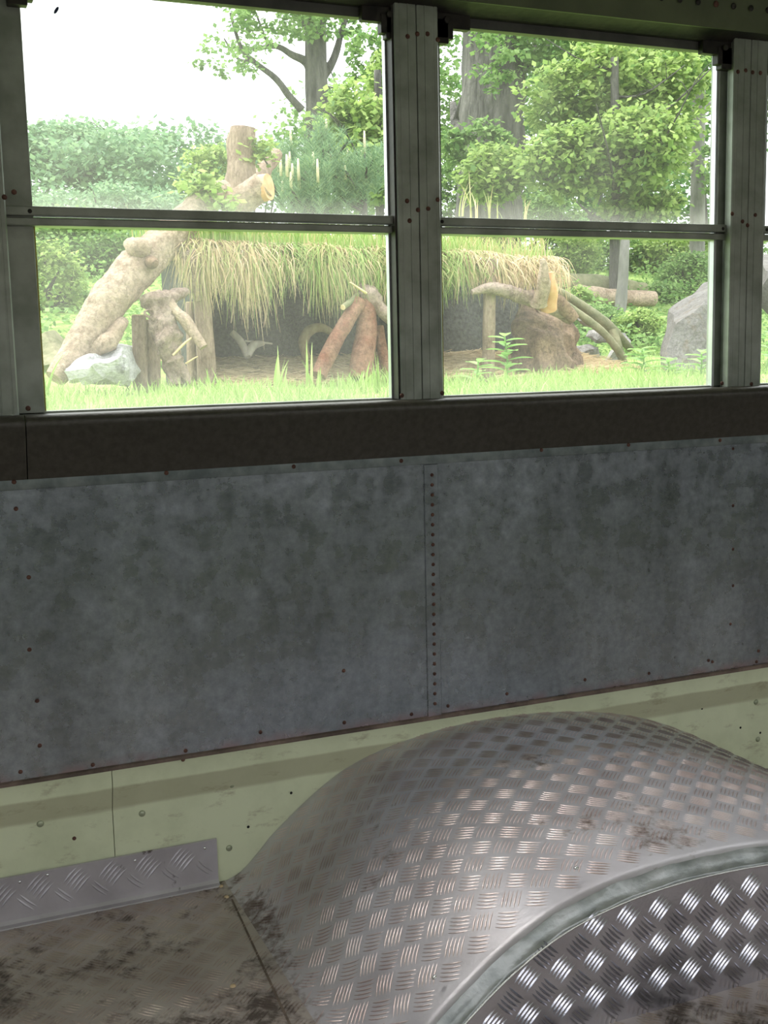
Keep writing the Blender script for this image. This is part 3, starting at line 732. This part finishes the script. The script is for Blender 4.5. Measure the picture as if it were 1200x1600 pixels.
bush(930, 500, 6.9, 60, 28, 1700, .045, 'leafm', 'low leafy bush just behind the rock pile')
bush(1000, 505, 6.6, 45, 26, 1500, .045, 'leafy', 'small yellow green bush left of the boulder')
bush(1075, 430, 9.5, 60, 40, 2200, .06, 'leafm', 'green bush rising directly behind the boulder')
bush(900, 400, 10.5, 50, 40, 1800, .065, 'leafy', 'yellow green bush beyond the right end of the sod roof')
bush(715, 300, 12.5, 40, 60, 1500, .08, 'leafm', 'green bush between the middle window pillar and the massive trunk')
bush(850, 330, 12.5, 70, 30, 1500, .08, 'leafm', 'green bush right of the foot of the massive trunk')
bush(80, 440, 8.6, 45, 60, 1700, .06, 'leafy', 'yellow green bush at the far left edge of the left window')
bush(180, 340, 13, 130, 50, 3600, .085, 'leafb', 'blue green bush high behind the leaning log')
b = MB()
for _ in range(30000):
    y = 6.1 + random.random()**1.5*9; x = CAM.x + (y+1.863)*random.uniform(.0, .9)
    h = .10 + .35*max(0, noise.noise(Vector((x*.9, y*.9, 4)))+.25)
    leaf(b, Vector((x, y, gz(x, y)+random.uniform(0, h))), random.uniform(.03, .07), .1)
tag(b.build('undergrowth', M['leafm']), 'low leafy green undergrowth covering the slope behind the shelter', 'undergrowth', kind='stuff')
# --- shelter
def log(name, pts, rad, mt, label=None, cat='log', group=None, parent=None, cuts=(), cutm='cut', rough=.18, freq=7, seg=20, n=6):
    pp = catmull(pts, n); rr = []
    L = len(rad)-1
    for i in range(len(pp)):
        t = i/(len(pp)-1)*L; k = min(int(t), L-1); rr.append(rad[k]*(1-t+k)+rad[k+1]*(t-k))
    b = MB(); b.tube(pp, rr, seg, rough, freq=freq); 
    root = b.build(name, M[mt], parent, smooth=False, angle=.9)
    if label: tag(root, label, cat, group)
    for e in cuts:
        i, j = (0, 1) if e == 0 else (-1, -2)
        d = (pp[i]-pp[j]).normalized(); b = MB(); b.tube([pp[i]-d*.01, pp[i]+d*.004], rr[i]*.93, seg, rough*.6, freq=freq)
        b.build('cut_face', M[cutm], root)
    return root
def K(Y): return (Y+1.863)/F
# back and side walls
wb = MB(); A = P(322, 600, 4.3); B_ = P(868, 600, 5.3)
def rough_wall(p0, p1, z0, z1, n=30, m_=12):
    vs = []
    for i in range(n+1):
        for j in range(m_+1):
            p = Vector(p0).lerp(Vector(p1), i/n); p.z = z0+(z1-z0)*j/m_
            q = p + Vector((0, 1, 0))*.05*noise.noise(p*4); vs.append(q)
    return vs, [(i*(m_+1)+j, (i+1)*(m_+1)+j, (i+1)*(m_+1)+j+1, i*(m_+1)+j+1) for i in range(n) for j in range(m_)]
sh = empty('animal_shelter', (1.3, 4.7, GZ)); tag(sh, 'low sod roofed animal shelter with a dark speckled back wall behind the log posts', 'shelter')
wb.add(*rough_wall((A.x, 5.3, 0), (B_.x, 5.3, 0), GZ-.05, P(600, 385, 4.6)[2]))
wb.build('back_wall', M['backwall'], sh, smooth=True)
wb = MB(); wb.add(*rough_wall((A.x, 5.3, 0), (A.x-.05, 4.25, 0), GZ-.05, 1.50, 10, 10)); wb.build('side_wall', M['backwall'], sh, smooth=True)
# roof slab
def roof_top(x, y):
    # front edge height varies along x; rises a little to the back
    t = (x-.35)/(2.2-.35)
    return 1.50 - .06*t + .10*(y-4.05) + .03*noise.noise(Vector((x*3, y*3, 2)))
xa, xb = P(292, 400, 4.1)[0], P(862, 400, 4.1)[0]
b = MB(); nx, ny = 40, 14; vs = []
for lay in (0, 1):
    for j in range(ny+1):
        y = 4.08 + 1.45*j/ny
        for i in range(nx+1):
            x = xa + (xb-xa)*i/nx; z = roof_top(x, y)
            if lay: z -= .12 + .03*noise.noise(Vector((x*5, y*5, 7)))
            vs.append((x, y + .03*noise.noise(Vector((x*6, z*6, 1))), z))
st = (nx+1)*(ny+1); fs = []
for j in range(ny):
    for i in range(nx):
        a = j*(nx+1)+i; fs += [(a, a+1, a+nx+2, a+nx+1), (st+a, st+a+nx+1, st+a+nx+2, st+a+1)]
for i in range(nx): fs += [(i, st+i, st+i+1, i+1)]
for j in range(ny):
    a = j*(nx+1); fs += [(a, a+nx+1, st+a+nx+1, st+a), (a+nx, st+a+nx, st+a+nx+nx+1, a+nx+nx+1)]
b.add(vs, fs); b.build('sod_roof', M['soil'], sh, smooth=True)
def hang(mb, p, L, out, w_=.006):
    """a grass blade that arcs over the edge and hangs down"""
    d = Vector((random.gauss(0, .9), -1, 0)).normalized(); vs = []; wv = random.gauss(0, .03)
    sd = Vector((1, random.gauss(0, .3), 0)).normalized()
    for i in range(6):
        t = i/5; q = p + d*out*(1-(1-t)**2) + Vector((0, 0, 1))*(L*.12*math.sin(min(1, t*2.5)*PI*.5) - L*t**1.7)
        q += Vector((.012*math.sin(t*5+p.x*30) + wv*t*t, 0, 0)); ww = w_*(1-t**2)*.5+.0004; vs += [q-sd*ww, q+sd*ww]
    mb.add(vs, [(2*i, 2*i+1, 2*i+3, 2*i+2) for i in range(5)])
hg, hd_, ht_ = MB(), MB(), MB()
for _ in range(11000):
    x = random.uniform(xa-.02, xb+.02); y = 4.06 + abs(random.gauss(0, .12)); z = roof_top(x, y)
    t = (x-xa)/(xb-xa) + random.gauss(0, .03); cl = noise.noise(Vector((x*4, 0, 3))); cl2 = noise.noise(Vector((x*14, 0, 8)))
    dry = (t > .78) or t < .10 or random.random() < .38 + cl*.6 + (.3 if t < .25 else 0)
    L = (.15 + .22*cl + .14*cl2 + random.uniform(-.06, .14))*(1 if t < .62 else .72)
    if t < .13: L *= 1.15
    tan_ = random.random() < (.75 if t > .76 else .45 if t < .2 else .12)
    hang(ht_ if tan_ else hd_ if dry else hg, Vector((x, y, z - random.uniform(0, .12 if y < 4.15 else .0))), max(.05, L*random.choice((.35, .6, .8, 1, 1.1))), random.uniform(.01, .16), random.uniform(.0025, .0065))
for _ in range(5200):
    x = random.uniform(xa, xb); y = 4.05 + random.random()*1.5; z = roof_top(x, y)
    t = (x-xa)/(xb-xa); cl = noise.noise(Vector((x*3, y*2, 6)))
    blade(hd_ if random.random() < .25 + (.4 if t > .8 else 0) else hg, Vector((x, y, z-.01)), random.uniform(.06, .17)*(1+cl), random.uniform(.004, .009), random.uniform(.1, .7), random.uniform(0, 6.3))
o = hg.build('green_grass_fringe', M['grass'], sh, smooth=True); o['kind'] = 'stuff'
o = ht_.build('dead_grass_fringe', M['grasstan'], sh, smooth=True); o['kind'] = 'stuff'
o = hd_.build('dry_grass_fringe', M['grassdry'], sh, smooth=True); o['kind'] = 'stuff'
# roots hanging from the roof edge
for px, y0, y1 in ((364, 400, 505), (415, 420, 512), (352, 400, 470), (484, 410, 490), (566, 400, 425), (716, 415, 470), (800, 410, 450), (790, 415, 440), (826, 410, 440), (833, 405, 430)):
    b = MB(); p0, p1 = P(px, y0, 4.10), P(px-3, y1, 4.08); b.tube(catmull([p0, p0.lerp(p1, .5)+Vector((random.uniform(-.02, .02), 0, 0)), p1], 4), [.009]*5+[.008, .006, .005, .003], 6); b.build('hanging_root', M['post'], sh, smooth=True)
# straw bed
def bedz(x, y): return GZ + .02 + max(0, y-4.15)*.13 + .02*noise.noise(Vector((x*5, y*5, 0)))
b = MB(); vs = []; nx, ny = 36, 12
for j in range(ny+1):
    for i in range(nx+1):
        x = A.x + .0 + (B_.x-A.x)*i/nx; y = 4.1 + 1.25*j/ny; vs.append((x, y, bedz(x, y)-.0 if j else GZ-.02))
b.add(vs, [(j*(nx+1)+i, j*(nx+1)+i+1, (j+1)*(nx+1)+i+1, (j+1)*(nx+1)+i) for j in range(ny) for i in range(nx)])
bed = b.build('straw_bed', M['soil'], smooth=True); tag(bed, 'bed of loose straw on the floor of the shelter', 'straw', kind='stuff')
b = MB()
for _ in range(3800):
    x = random.uniform(A.x, B_.x); y = random.uniform(4.0, 5.2); p = Vector((x, y, bedz(x, y)+random.uniform(0, .02))); a = random.gauss(0, .7)
    d = Vector((math.cos(a), math.sin(a), random.gauss(0, .12)))*random.uniform(.04, .12); s_ = Vector((0, .3, 1))*random.uniform(.0015, .003)
    b.add([p-d-s_, p+d-s_, p+d+s_, p-d+s_], [(0, 1, 2, 3)])
tb = b.build('loose_straw', M['straw'], bed)

# --- logs and posts
Y0 = 3.95
lean = log('leaning_log', [P(86, 592, 3.75), P(120, 545, 3.8), P(165, 478, 3.9), P(215, 418, 4.0), P(262, 372, 4.1), P(318, 318, 4.2), P(352, 296, 4.3)],
    [.050, .072, .094, .104, .086, .074, .05], 'log', 'huge pale barkless log leaning from the lower left up to the shelter roof', seg=56, rough=.15, freq=6, n=20)
for nm, pts, rad in (('burl', [P(232, 392, 3.95), P(212, 386, 3.95), P(200, 380, 4.0)], [.05, .05, .028]),
                     ('knot', [P(236, 410, 3.90), P(240, 411, 3.86), P(243, 412, 3.84)], [.032, .026, .016]),
                     ('broken_branch_base', [P(138, 552, 3.80), P(168, 532, 3.78), P(194, 500, 3.84)], [.03, .048, .022])):
    b = MB(); pp = catmull(pts, 5); b.tube(pp, [rad[min(2, i//5)]*(1-(i % 5)/5) + rad[min(2, i//5+1)]*((i % 5)/5) for i in range(len(pp))], 16, .35, freq=12)
    b.build(nm, M['rot' if nm == 'knot' else 'log'], lean, smooth=True)
st_ = log('sawn_branch_stub', [P(352, 330, 4.25), P(380, 312, 4.2), P(412, 288, 4.15)], [.085, .078, .070], 'log', parent=lean, rough=.1, seg=24)
b = MB(); c = P(420, 292, 4.13); d = Vector((.55, -.5, .25)).normalized(); b.tube([P(408, 294, 4.16), c], [.072, .068], 24, .05); b.build('cut_face', M['cutor'], lean)
for (px, py, Y, rx, ry, n, lb) in ((315, 292, 4.15, 36, 20, 260, 'leafy sprig growing over the top of the leaning log'), (405, 235, 4.95, 26, 22, 200, 'leafy sprig hanging over the upright stump'), (345, 318, 4.05, 22, 12, 90, 'small sprig beside the sawn branch stub')):
    c = P(px, py, Y); k = (Y+1.863)/F; o = empty('leafy_sprig', c); tag(o, lb, 'plant', 'sprigs on the log')
    b = MB()
    for _ in range(n): leaf(b, c+Vector((random.gauss(0, rx*k*.5), random.gauss(0, .05), random.gauss(0, ry*k*.5))), random.uniform(.03, .06), .1)
    b.build('leaves', M['leafy'], o); b = MB(); b.tube([c+Vector((rx*k*.6, .02, -ry*k)), c, c+Vector((-rx*k*.6, 0, ry*k*.5))], [.006, .004, .002], 5); b.build('stem', M['bark'], o)
log('upright_stump', [P(372, 325, 5.0), P(375, 270, 5.0), P(378, 200, 5.0)], [.10, .09, .075], 'post', 'weathered upright stump standing on the roof behind the leaning log', 'stump', rough=.2)
log('fallen_branch', [P(385, 300, 5.2), P(408, 270, 5.3), P(432, 240, 5.4)], [.06, .055, .04], 'post', 'brown tilted branch beside the upright stump above the roof', 'branch', rough=.2)
def post(px0, y0, px1, y1, Y, r, mt, label, cut=True, name='log_post', group='posts of the shelter'):
    p0, p1 = P(px0, y0, Y), P(px1, y1, Y); p1.z = min(p1.z, gz(p1.x, Y)-.03) if y1 > 560 else p1.z
    return log(name, [p1, p1.lerp(p0, .5), p0], [r*1.05, r, r*.97], mt, label, 'post', group, cuts=(1,) if cut else (), rough=.09)
post(217, 493, 219, 595, 3.95, .037, 'post', 'shorter sawn brown post, leftmost, right of the white rock')
post(237, 501, 240, 597, 3.98, .036, 'post', 'sawn brown post second from the left, beside the gnarled root')
post(301, 473, 303, 590, 4.35, .038, 'post', 'grey brown sawn post half hidden behind the gnarled root')
post(313, 420, 324, 585, 4.12, .047, 'post', 'tall thick reddish brown post holding the left corner of the sod roof', False)
post(766, 405, 762, 592, 4.02, .036, 'post', 'tall straight brown post holding the roof right of the middle window pillar', False)
# pinkish roof prop hanging root at left corner
log('forked_prop', [P(292, 392, 4.05), P(303, 430, 4.06), P(309, 468, 4.1)], [.05, .034, .026], 'gnarl', 'short pale root stub hanging beside the left corner post', 'branch', rough=.2)
# gnarled root
g = log('gnarled_root', [P(240, 460, 3.85), P(252, 492, 3.82), P(262, 530, 3.8), P(270, 570, 3.8), P(276, 602, 3.78)], [.055, .066, .06, .045, .03], 'gnarl', 'bleached gnarled tree root standing on end in front of the posts', 'root', rough=.6, freq=12, seg=24, n=8)
for pts, rad, mt in (([P(262, 476, 3.82), P(288, 500, 3.78), P(318, 543, 3.72)], [.034, .030, .024], 'log'), ([P(266, 556, 3.8), P(285, 578, 3.78), P(297, 600, 3.76)], [.035, .025, .014], 'gnarl'),
                 ([P(255, 470, 3.86), P(275, 462, 3.9), P(292, 455, 3.95)], [.045, .035, .02], 'gnarl'), ([P(270, 555, 3.76), P(290, 535, 3.74), P(302, 526, 3.74)], [.006, .005, .004], 'cut'), ([P(290, 568, 3.76), P(303, 560, 3.74), P(309, 557, 3.74)], [.005, .004, .003], 'cut'),
                 ([P(240, 500, 3.8), P(226, 490, 3.8), P(232, 484, 3.8), P(246, 486, 3.8)], [.008, .006, .005, .004], 'gnarl')):
    log('root_branch', pts, rad, mt, parent=g, rough=.3, freq=14, seg=14)
# rocks
def rock(name, pts3, mt, label, cat='rock', sub=3, amp=.03, freq=5, group=None):
    bm = bmesh.new()
    for p in pts3: bm.verts.new(p)
    r = bmesh.ops.convex_hull(bm, input=bm.verts)
    bmesh.ops.delete(bm, geom=[v for v in bm.verts if not v.link_faces], context='VERTS')
    bmesh.ops.triangulate(bm, faces=bm.faces)
    for _ in range(sub): bmesh.ops.subdivide_edges(bm, edges=bm.edges, cuts=1, use_grid_fill=True)
    bmesh.ops.triangulate(bm, faces=bm.faces)
    for v in bm.verts:
        q = v.co.copy(); v.co += Vector((noise.noise(q*freq), noise.noise(q*freq+Vector((5, 5, 5))), noise.noise(q*freq+Vector((9, 2, 7)))))*amp
    bmesh.ops.recalc_face_normals(bm, faces=bm.faces)
    me = bpy.data.meshes.new(name); bm.to_mesh(me); bm.free(); me.materials.append(M[mt])
    o = bpy.data.objects.new(name, me); COL.objects.link(o); tag(o, label, cat, group); return o
rock('flat_rock', [P(97, 575, 3.6), P(110, 565, 3.9), P(160, 545, 4.0), P(206, 540, 3.9), P(212, 545, 4.2), P(150, 570, 3.5), P(185, 600, 3.6), P(160, 598, 3.55), P(103, 592, 3.6), P(212, 580, 3.9), P(205, 600, 4.0), P(186, 560, 3.55)],
     'rockw', 'white grey slab of rock lying at the foot of the leaning log', sub=4, amp=.05, freq=9)
b_ = rock('mossy_stump', [P(50, 535, 4.3), P(68, 522, 4.3), P(85, 522, 4.4), P(100, 532, 4.4), P(60, 575, 4.1), P(92, 570, 4.1), P(45, 575, 4.6), P(70, 580, 4.8)], 'moss', 'dark mossy lump of wood at the far left behind the log foot', 'stump', amp=.04)
bl = [P(1030, 550, 4.3), P(1036, 600, 4.1), P(1050, 482, 4.5), P(1084, 452, 4.6), P(1118, 432, 4.9), P(1160, 425, 4.9), P(1056, 510, 4.0), P(1100, 476, 4.05), P(1118, 445, 4.3), P(1168, 470, 4.1), P(1172, 600, 3.9), P(1040, 560, 3.9), P(1055, 602, 3.8), P(1172, 600, 5.2), P(1060, 600, 5.2)]
rock('boulder', bl, 'rock', 'big grey boulder with a slanting top edge at the right of the right hand window', 'boulder', amp=.03, freq=4)
rock('boulder', [P(1186, 400, 5.0), P(1260, 395, 5.0), P(1184, 470, 4.8), P(1250, 480, 4.6), P(1200, 430, 4.5), P(1270, 590, 4.6), P(1205, 500, 5.1), P(1290, 590, 5.2)], 'rock', 'grey boulder glimpsed through the narrow window strip at the far right edge', 'boulder', amp=.03)
# small rocks right of the rotten stump
for i, (a, b1, r_, lb) in enumerate(((915, 497, 14, 'small grey rock at the top of the rock pile right of the rotten stump'), (938, 520, 15, 'pinkish grey rock in the middle of the rock pile'), (925, 545, 17, 'broad grey rock low in the rock pile'), (905, 575, 16, 'grey rock at the grass edge of the rock pile'), (955, 560, 18, 'grey rock in the pile under the mossy poles'), (974, 528, 12, 'pale rock behind the foot of the mossy poles'))):
    Y = 4.85 + .05*i; c = P(a-2, b1+2, Y); k = K(Y)*r_*1.3; rnd = random.Random(i)
    pts = [c + Vector((rnd.uniform(-1, 1)*k*1.2, rnd.uniform(-1, 1)*k, rnd.uniform(-1, 1)*k*.9)) for _ in range(12)]
    rock('rock', pts, 'rockg', lb, sub=3, amp=.02, freq=14, group='rock pile')
rs = [P(800, 575, 4.25), P(805, 500, 4.3), P(815, 472, 4.4), P(840, 462, 4.5), P(880, 480, 4.5), P(900, 515, 4.5), P(908, 550, 4.5), P(905, 582, 4.4), P(850, 590, 4.0), P(880, 588, 4.1), P(845, 520, 4.1), P(875, 530, 4.15), P(805, 590, 4.9), P(900, 590, 4.9), P(860, 470, 4.9)]
rock('rotten_stump', rs, 'rot', 'crumbling orange brown rotten stump behind the broken branch at the roof right end', 'stump', sub=4, amp=.055, freq=9)
g2 = log('broken_branch', [P(737, 457, 3.95), P(762, 450, 3.95), P(790, 454, 3.97), P(822, 464, 4.0), P(850, 470, 4.05), P(893, 498, 4.1)], [.014, .032, .038, .044, .056, .034], 'gnarl', 'broken barkless branch reaching left in front of the right post', 'branch', rough=.3, freq=10, seg=20)
for pts, rad, mt in (([P(843, 475, 3.96), P(850, 440, 3.88), P(848, 405, 3.85)], [.05, .034, .016], 'log'), ([P(858, 482, 3.98), P(862, 450, 3.90), P(861, 425, 3.88)], [.045, .032, .014], 'cutor'), ([P(855, 462, 4.06), P(878, 478, 4.02), P(898, 500, 4.0)], [.05, .042, .03], 'rot')):
    log('side_branch', pts, rad, mt, parent=g2, rough=.35, freq=12, seg=16)
GP = 'mossy poles leaning right of the stump'
log('mossy_pole', [P(868, 452, 4.6), P(910, 478, 4.65), P(950, 508, 4.7), P(985, 545, 4.75)], [.024, .030, .033, .026], 'moss', 'longer mossy pole, upper one of the two leaning right of the rotten stump', 'pole', GP, rough=.15)
log('mossy_pole', [P(880, 472, 4.5), P(915, 498, 4.5), P(945, 522, 4.5), P(966, 548, 4.5), P(976, 560, 4.5)], [.022, .024, .024, .026, .022], 'moss', 'thinner mossy pole, lower one of the two leaning right of the rotten stump', 'pole', GP, rough=.15)
log('mossy_pole', [P(958, 515, 4.66), P(966, 545, 4.62), P(978, 575, 4.6)], [.03, .03, .026], 'moss', 'short upright mossy pole under the crossing of the leaning poles', 'pole', GP, rough=.15)
# red tripod of peeling logs
tr = log('red_log_prop', [P(572, 455, 4.0), P(573, 480, 4.0), P(572, 520, 3.98), P(566, 560, 3.95), P(562, 592, 3.93)], [.035, .052, .058, .060, .062], 'logred', 'thick upright reddish peeling log, middle of the propped trio beside the middle pillar', 'log', rough=.12, seg=22)
tr2 = log('red_log_prop', [P(562, 470, 3.98), P(543, 500, 3.95), P(520, 540, 3.92), P(498, 587, 3.88)], [.038, .040, .042, .045], 'logred', 'reddish log slanting down left, left one of the propped trio', 'log', rough=.12)
log('red_log_prop', [P(592, 510, 4.05), P(598, 550, 4.02), P(608, 594, 4.0)], [.028, .030, .034], 'logred', 'thin reddish log slanting down right, right one of the propped trio', 'log', rough=.12)
log('sawn_stick', [P(568, 455, 4.02), P(552, 468, 3.98), P(536, 480, 3.92)], [.020, .018, .016], 'moss', 'short sawn stick pointing left from the head of the propped trio', 'branch', cuts=(1,), rough=.08)
t4 = log('crooked_branch', [P(560, 452, 4.05), P(575, 460, 4.0), P(592, 480, 3.97), P(612, 500, 3.95), P(640, 512, 3.95)], [.03, .055, .038, .034, .03], 'gnarl', 'crooked branch crossing the heads of the propped reddish logs', 'branch', rough=.3, freq=12)
log('twig', [P(572, 458, 3.95), P(560, 450, 3.92), P(547, 441, 3.9)], [.008, .007, .004], 'cut', 'pale twig pointing up left over the propped reddish logs', 'twig')
# unidentified shapes at the back of the shelter, modelled like branches
fk = log('forked_shape', [P(363, 520, 4.75), P(377, 535, 4.7), P(387, 558, 4.65)], [.018, .024, .020], 'pale_fork', 'unidentified pale v shape lying at the back of the shelter', 'branch', rough=.15)
log('fork_arm', [P(387, 556, 4.65), P(396, 540, 4.68), P(412, 536, 4.72)], [.020, .026, .012], 'pale_fork', parent=fk, rough=.15)
log('fork_arm', [P(383, 533, 4.73), P(400, 534, 4.72), P(425, 537, 4.75)], [.006, .006, .006], 'pale_fork', parent=fk, rough=.1)
log('curved_shape', [P(479, 560, 4.7), P(474, 535, 4.7), P(484, 517, 4.72), P(502, 512, 4.75), P(520, 520, 4.8)], [.026, .030, .032, .028, .018], 'tan_hook', 'unidentified thick tan shape curved like a hook at the back of the shelter', 'branch', rough=.15)
# far fallen logs and post
log('fallen_log', [P(858, 440, 8.8), P(930, 446, 8.8), P(1005, 456, 8.8)], [.10, .115, .10], 'moss', 'mossy grey fallen log, upper of the two beyond the poles', 'log', 'fallen logs beyond the poles', rough=.12)
log('fallen_log', [P(900, 458, 8.3), P(960, 464, 8.3), P(1021, 467, 8.3)], [.085, .085, .08], 'log', 'brown fallen log with a sawn end, lower of the two beyond the poles', 'log', 'fallen logs beyond the poles', cuts=(1,), rough=.12)
log('standing_trunk', [P(968, 495, 7.9), P(973, 440, 7.9), P(976, 385, 7.9), P(978, 350, 8.0)], [.062, .052, .048, .04], 'barkl', 'thin grey trunk standing in front of the two fallen logs', 'tree', rough=.1)

# --- broad leafed weeds in front
def broadleaf(mb, p, d, L, w_):
    d = d.normalized(); sd = d.cross(Vector((0, 0, 1))).normalized(); vs = []
    for i in range(6):
        t = i/5; q = p + d*L*t + Vector((0, 0, -1))*L*.35*t*t; ww = w_*math.sin(PI*min(1, t*.93+.05))**.8
        vs += [q-sd*ww, q-Vector((0, 0, ww*.25)), q+sd*ww]
    mb.add(vs, [f for i in range(5) for f in ((3*i, 3*i+1, 3*i+4, 3*i+3), (3*i+1, 3*i+2, 3*i+5, 3*i+4))])
def weed(px, pyb, pyt, Y, n, L, label, seed):
    rnd = random.Random(seed); p0 = P(px, pyb, Y); p1 = P(px+rnd.uniform(-6, 10), pyt, Y); p0.z = gz(p0.x, Y)
    o = empty('leafy_weed', p0); tag(o, label, 'plant', 'broad leafed weeds in the grass')
    b = MB(); b.tube(catmull([p0, p0.lerp(p1, .5)+Vector((.01, 0, 0)), p1], 4), .0045, 6); b.build('stem', M['broad'], o, smooth=True)
    b = MB()
    for i in range(n):
        t = .2 + .8*i/(n-1); a = i*2.4 + rnd.uniform(-.4, .4); broadleaf(b, p0.lerp(p1, t), Vector((math.cos(a), math.sin(a)*.8, .45)), L*(1.25-.5*t)*rnd.uniform(.8, 1.1), L*.20)
    b.build('leaves', M['broad'], o, smooth=True)
weed(792, 600, 525, 3.3, 16, .15, 'tall leafy weed in front of the right post', 1)
weed(738, 610, 565, 3.0, 8, .12, 'leafy weed just right of the middle window pillar', 2)
weed(1005, 600, 545, 3.5, 14, .14, 'leafy weed at the left foot of the boulder', 3)
weed(1045, 610, 560, 3.2, 10, .13, 'leafy weed in front of the left edge of the boulder', 4)
weed(1092, 605, 550, 3.1, 12, .13, 'leafy weed in front of the boulder near the window frame', 5)
weed(1196, 600, 520, 3.6, 12, .13, 'leafy weed in the narrow window strip at the far right', 6)
b = MB()
for px, py, h in ((432, 600, .26), (484, 612, .25), (330, 605, .16), (500, 605, .14), (575, 600, .15), (345, 600, .14), (590, 604, .2), (440, 610, .17), (70, 620, .26), (310, 600, .13), (565, 608, .12)):
    for q in range(4):
        p = P(px+random.uniform(-5, 5), py, 2.9); p.z = gz(p.x, p.y); blade(b, p, h*random.uniform(.6, 1.05), .014, random.uniform(.05, .35), random.uniform(0, 6.3), seg=5)
tag(b.build('tall_grass', M['grass'], smooth=True), 'taller single grass blades standing in front of the shelter', 'grass', kind='stuff')
b = MB()
for px, py, h in ((722, 330, .26), (748, 335, .18), (768, 335, .2), (820, 335, .2), (735, 335, .3), (780, 338, .13)):
    for q in range(3):
        p = P(px+random.uniform(-5, 5), py+8, 4.3); blade(b, p, h*random.uniform(.6, 1.05), .010, random.uniform(.05, .5), random.uniform(0, 6.3), seg=5)
o = b.build('tall_roof_grass', M['grassdry'], sh, smooth=True); o['kind'] = 'stuff'

# --- pine sapling behind the roof
def pine(px, pyb, pyt, Y, seed, label):
    rnd = random.Random(seed); p0, p1 = P(px, pyb, Y), P(px, pyt, Y); H_ = (p1-p0).length
    base = Vector((p0.x, Y, gz(p0.x, Y))); o = empty('pine_sapling', base); tag(o, label, 'pine', 'pine saplings behind the shelter')
    s_, nd, cd = MB(), MB(), []
    s_.tube([base, p0, p1], [.03, .022, .008], 8); tips = [(p1, Vector((0, 0, 1)))]
    for i in range(11):
        t = .05 + .75*i/10; q = p0.lerp(p1, t); a = rnd.uniform(0, 2*PI); L = H_*.55*(1.15-t)
        e = q + Vector((math.cos(a), math.sin(a), .8))*L; md = q.lerp(e, .5) + Vector((0, 0, -.12*L)); s_.tube(catmull([q, md, e], 3), [.010]*6+[.005], 5); tips.append((e, (e-md).normalized()))
        for k in range(3):
            m_ = q.lerp(e, rnd.uniform(.4, .9)); tips.append((m_ + Vector((rnd.uniform(-.1, .1), rnd.uniform(-.1, .1), .12)), Vector((0, 0, 1))))
    for e, d in tips:
        for _ in range(95):
            b0_ = e - d*rnd.uniform(0, .28) + Vector((rnd.gauss(0, .01), rnd.gauss(0, .01), 0)); a = rnd.uniform(0, 2*PI)
            v_ = (Vector((math.cos(a), math.sin(a), 0)) + d*rnd.uniform(.4, 1.2)).normalized()*rnd.uniform(.06, .10); sd = v_.cross(VV).normalized()*.0022
            nd.add([b0_-sd, b0_+sd, b0_+v_], [(0, 1, 2)])
    s_.build('stem', M['bark'], o, smooth=True); nd.build('needles', M['needle'], o)
    for e, d in tips[:9]:
        c_ = MB(); h = rnd.uniform(.08, .16); c_.tube([e, e+Vector((0, 0, h*.6)), e+Vector((0, 0, h))], [.011, .010, .006], 8); c_.build('candle', M['candle'], o, smooth=True)
pine(510, 345, 205, 6.2, 3, 'pine sapling with pale upright shoots, tallest, in the middle behind the roof')
pine(455, 345, 235, 6.4, 5, 'pine sapling behind the roof beside the sawn branch stub')
pine(570, 345, 240, 6.0, 8, 'pine sapling behind the roof nearest to the middle window pillar')
pine(490, 345, 265, 5.8, 12, 'shortest pine sapling, right against the sod roof')

# ------------------------------------------------------------------ dead fly on the left pane
p = P(88, 16, .030); b = MB(); d = (VR*.5+VU*.8).normalized(); b.tube([p-d*.006, p-d*.003, p+d*.003, p+d*.006], [.001, .0024, .0024, .001], 8)
M['fly'] = m_noise('dark_blue_insect', (.01, .015, .06), (.02, .03, .10), 200, .4)
tag(b.build('fly', M['fly'], smooth=True), 'tiny dark blue fly sitting high on the left window pane', 'fly')
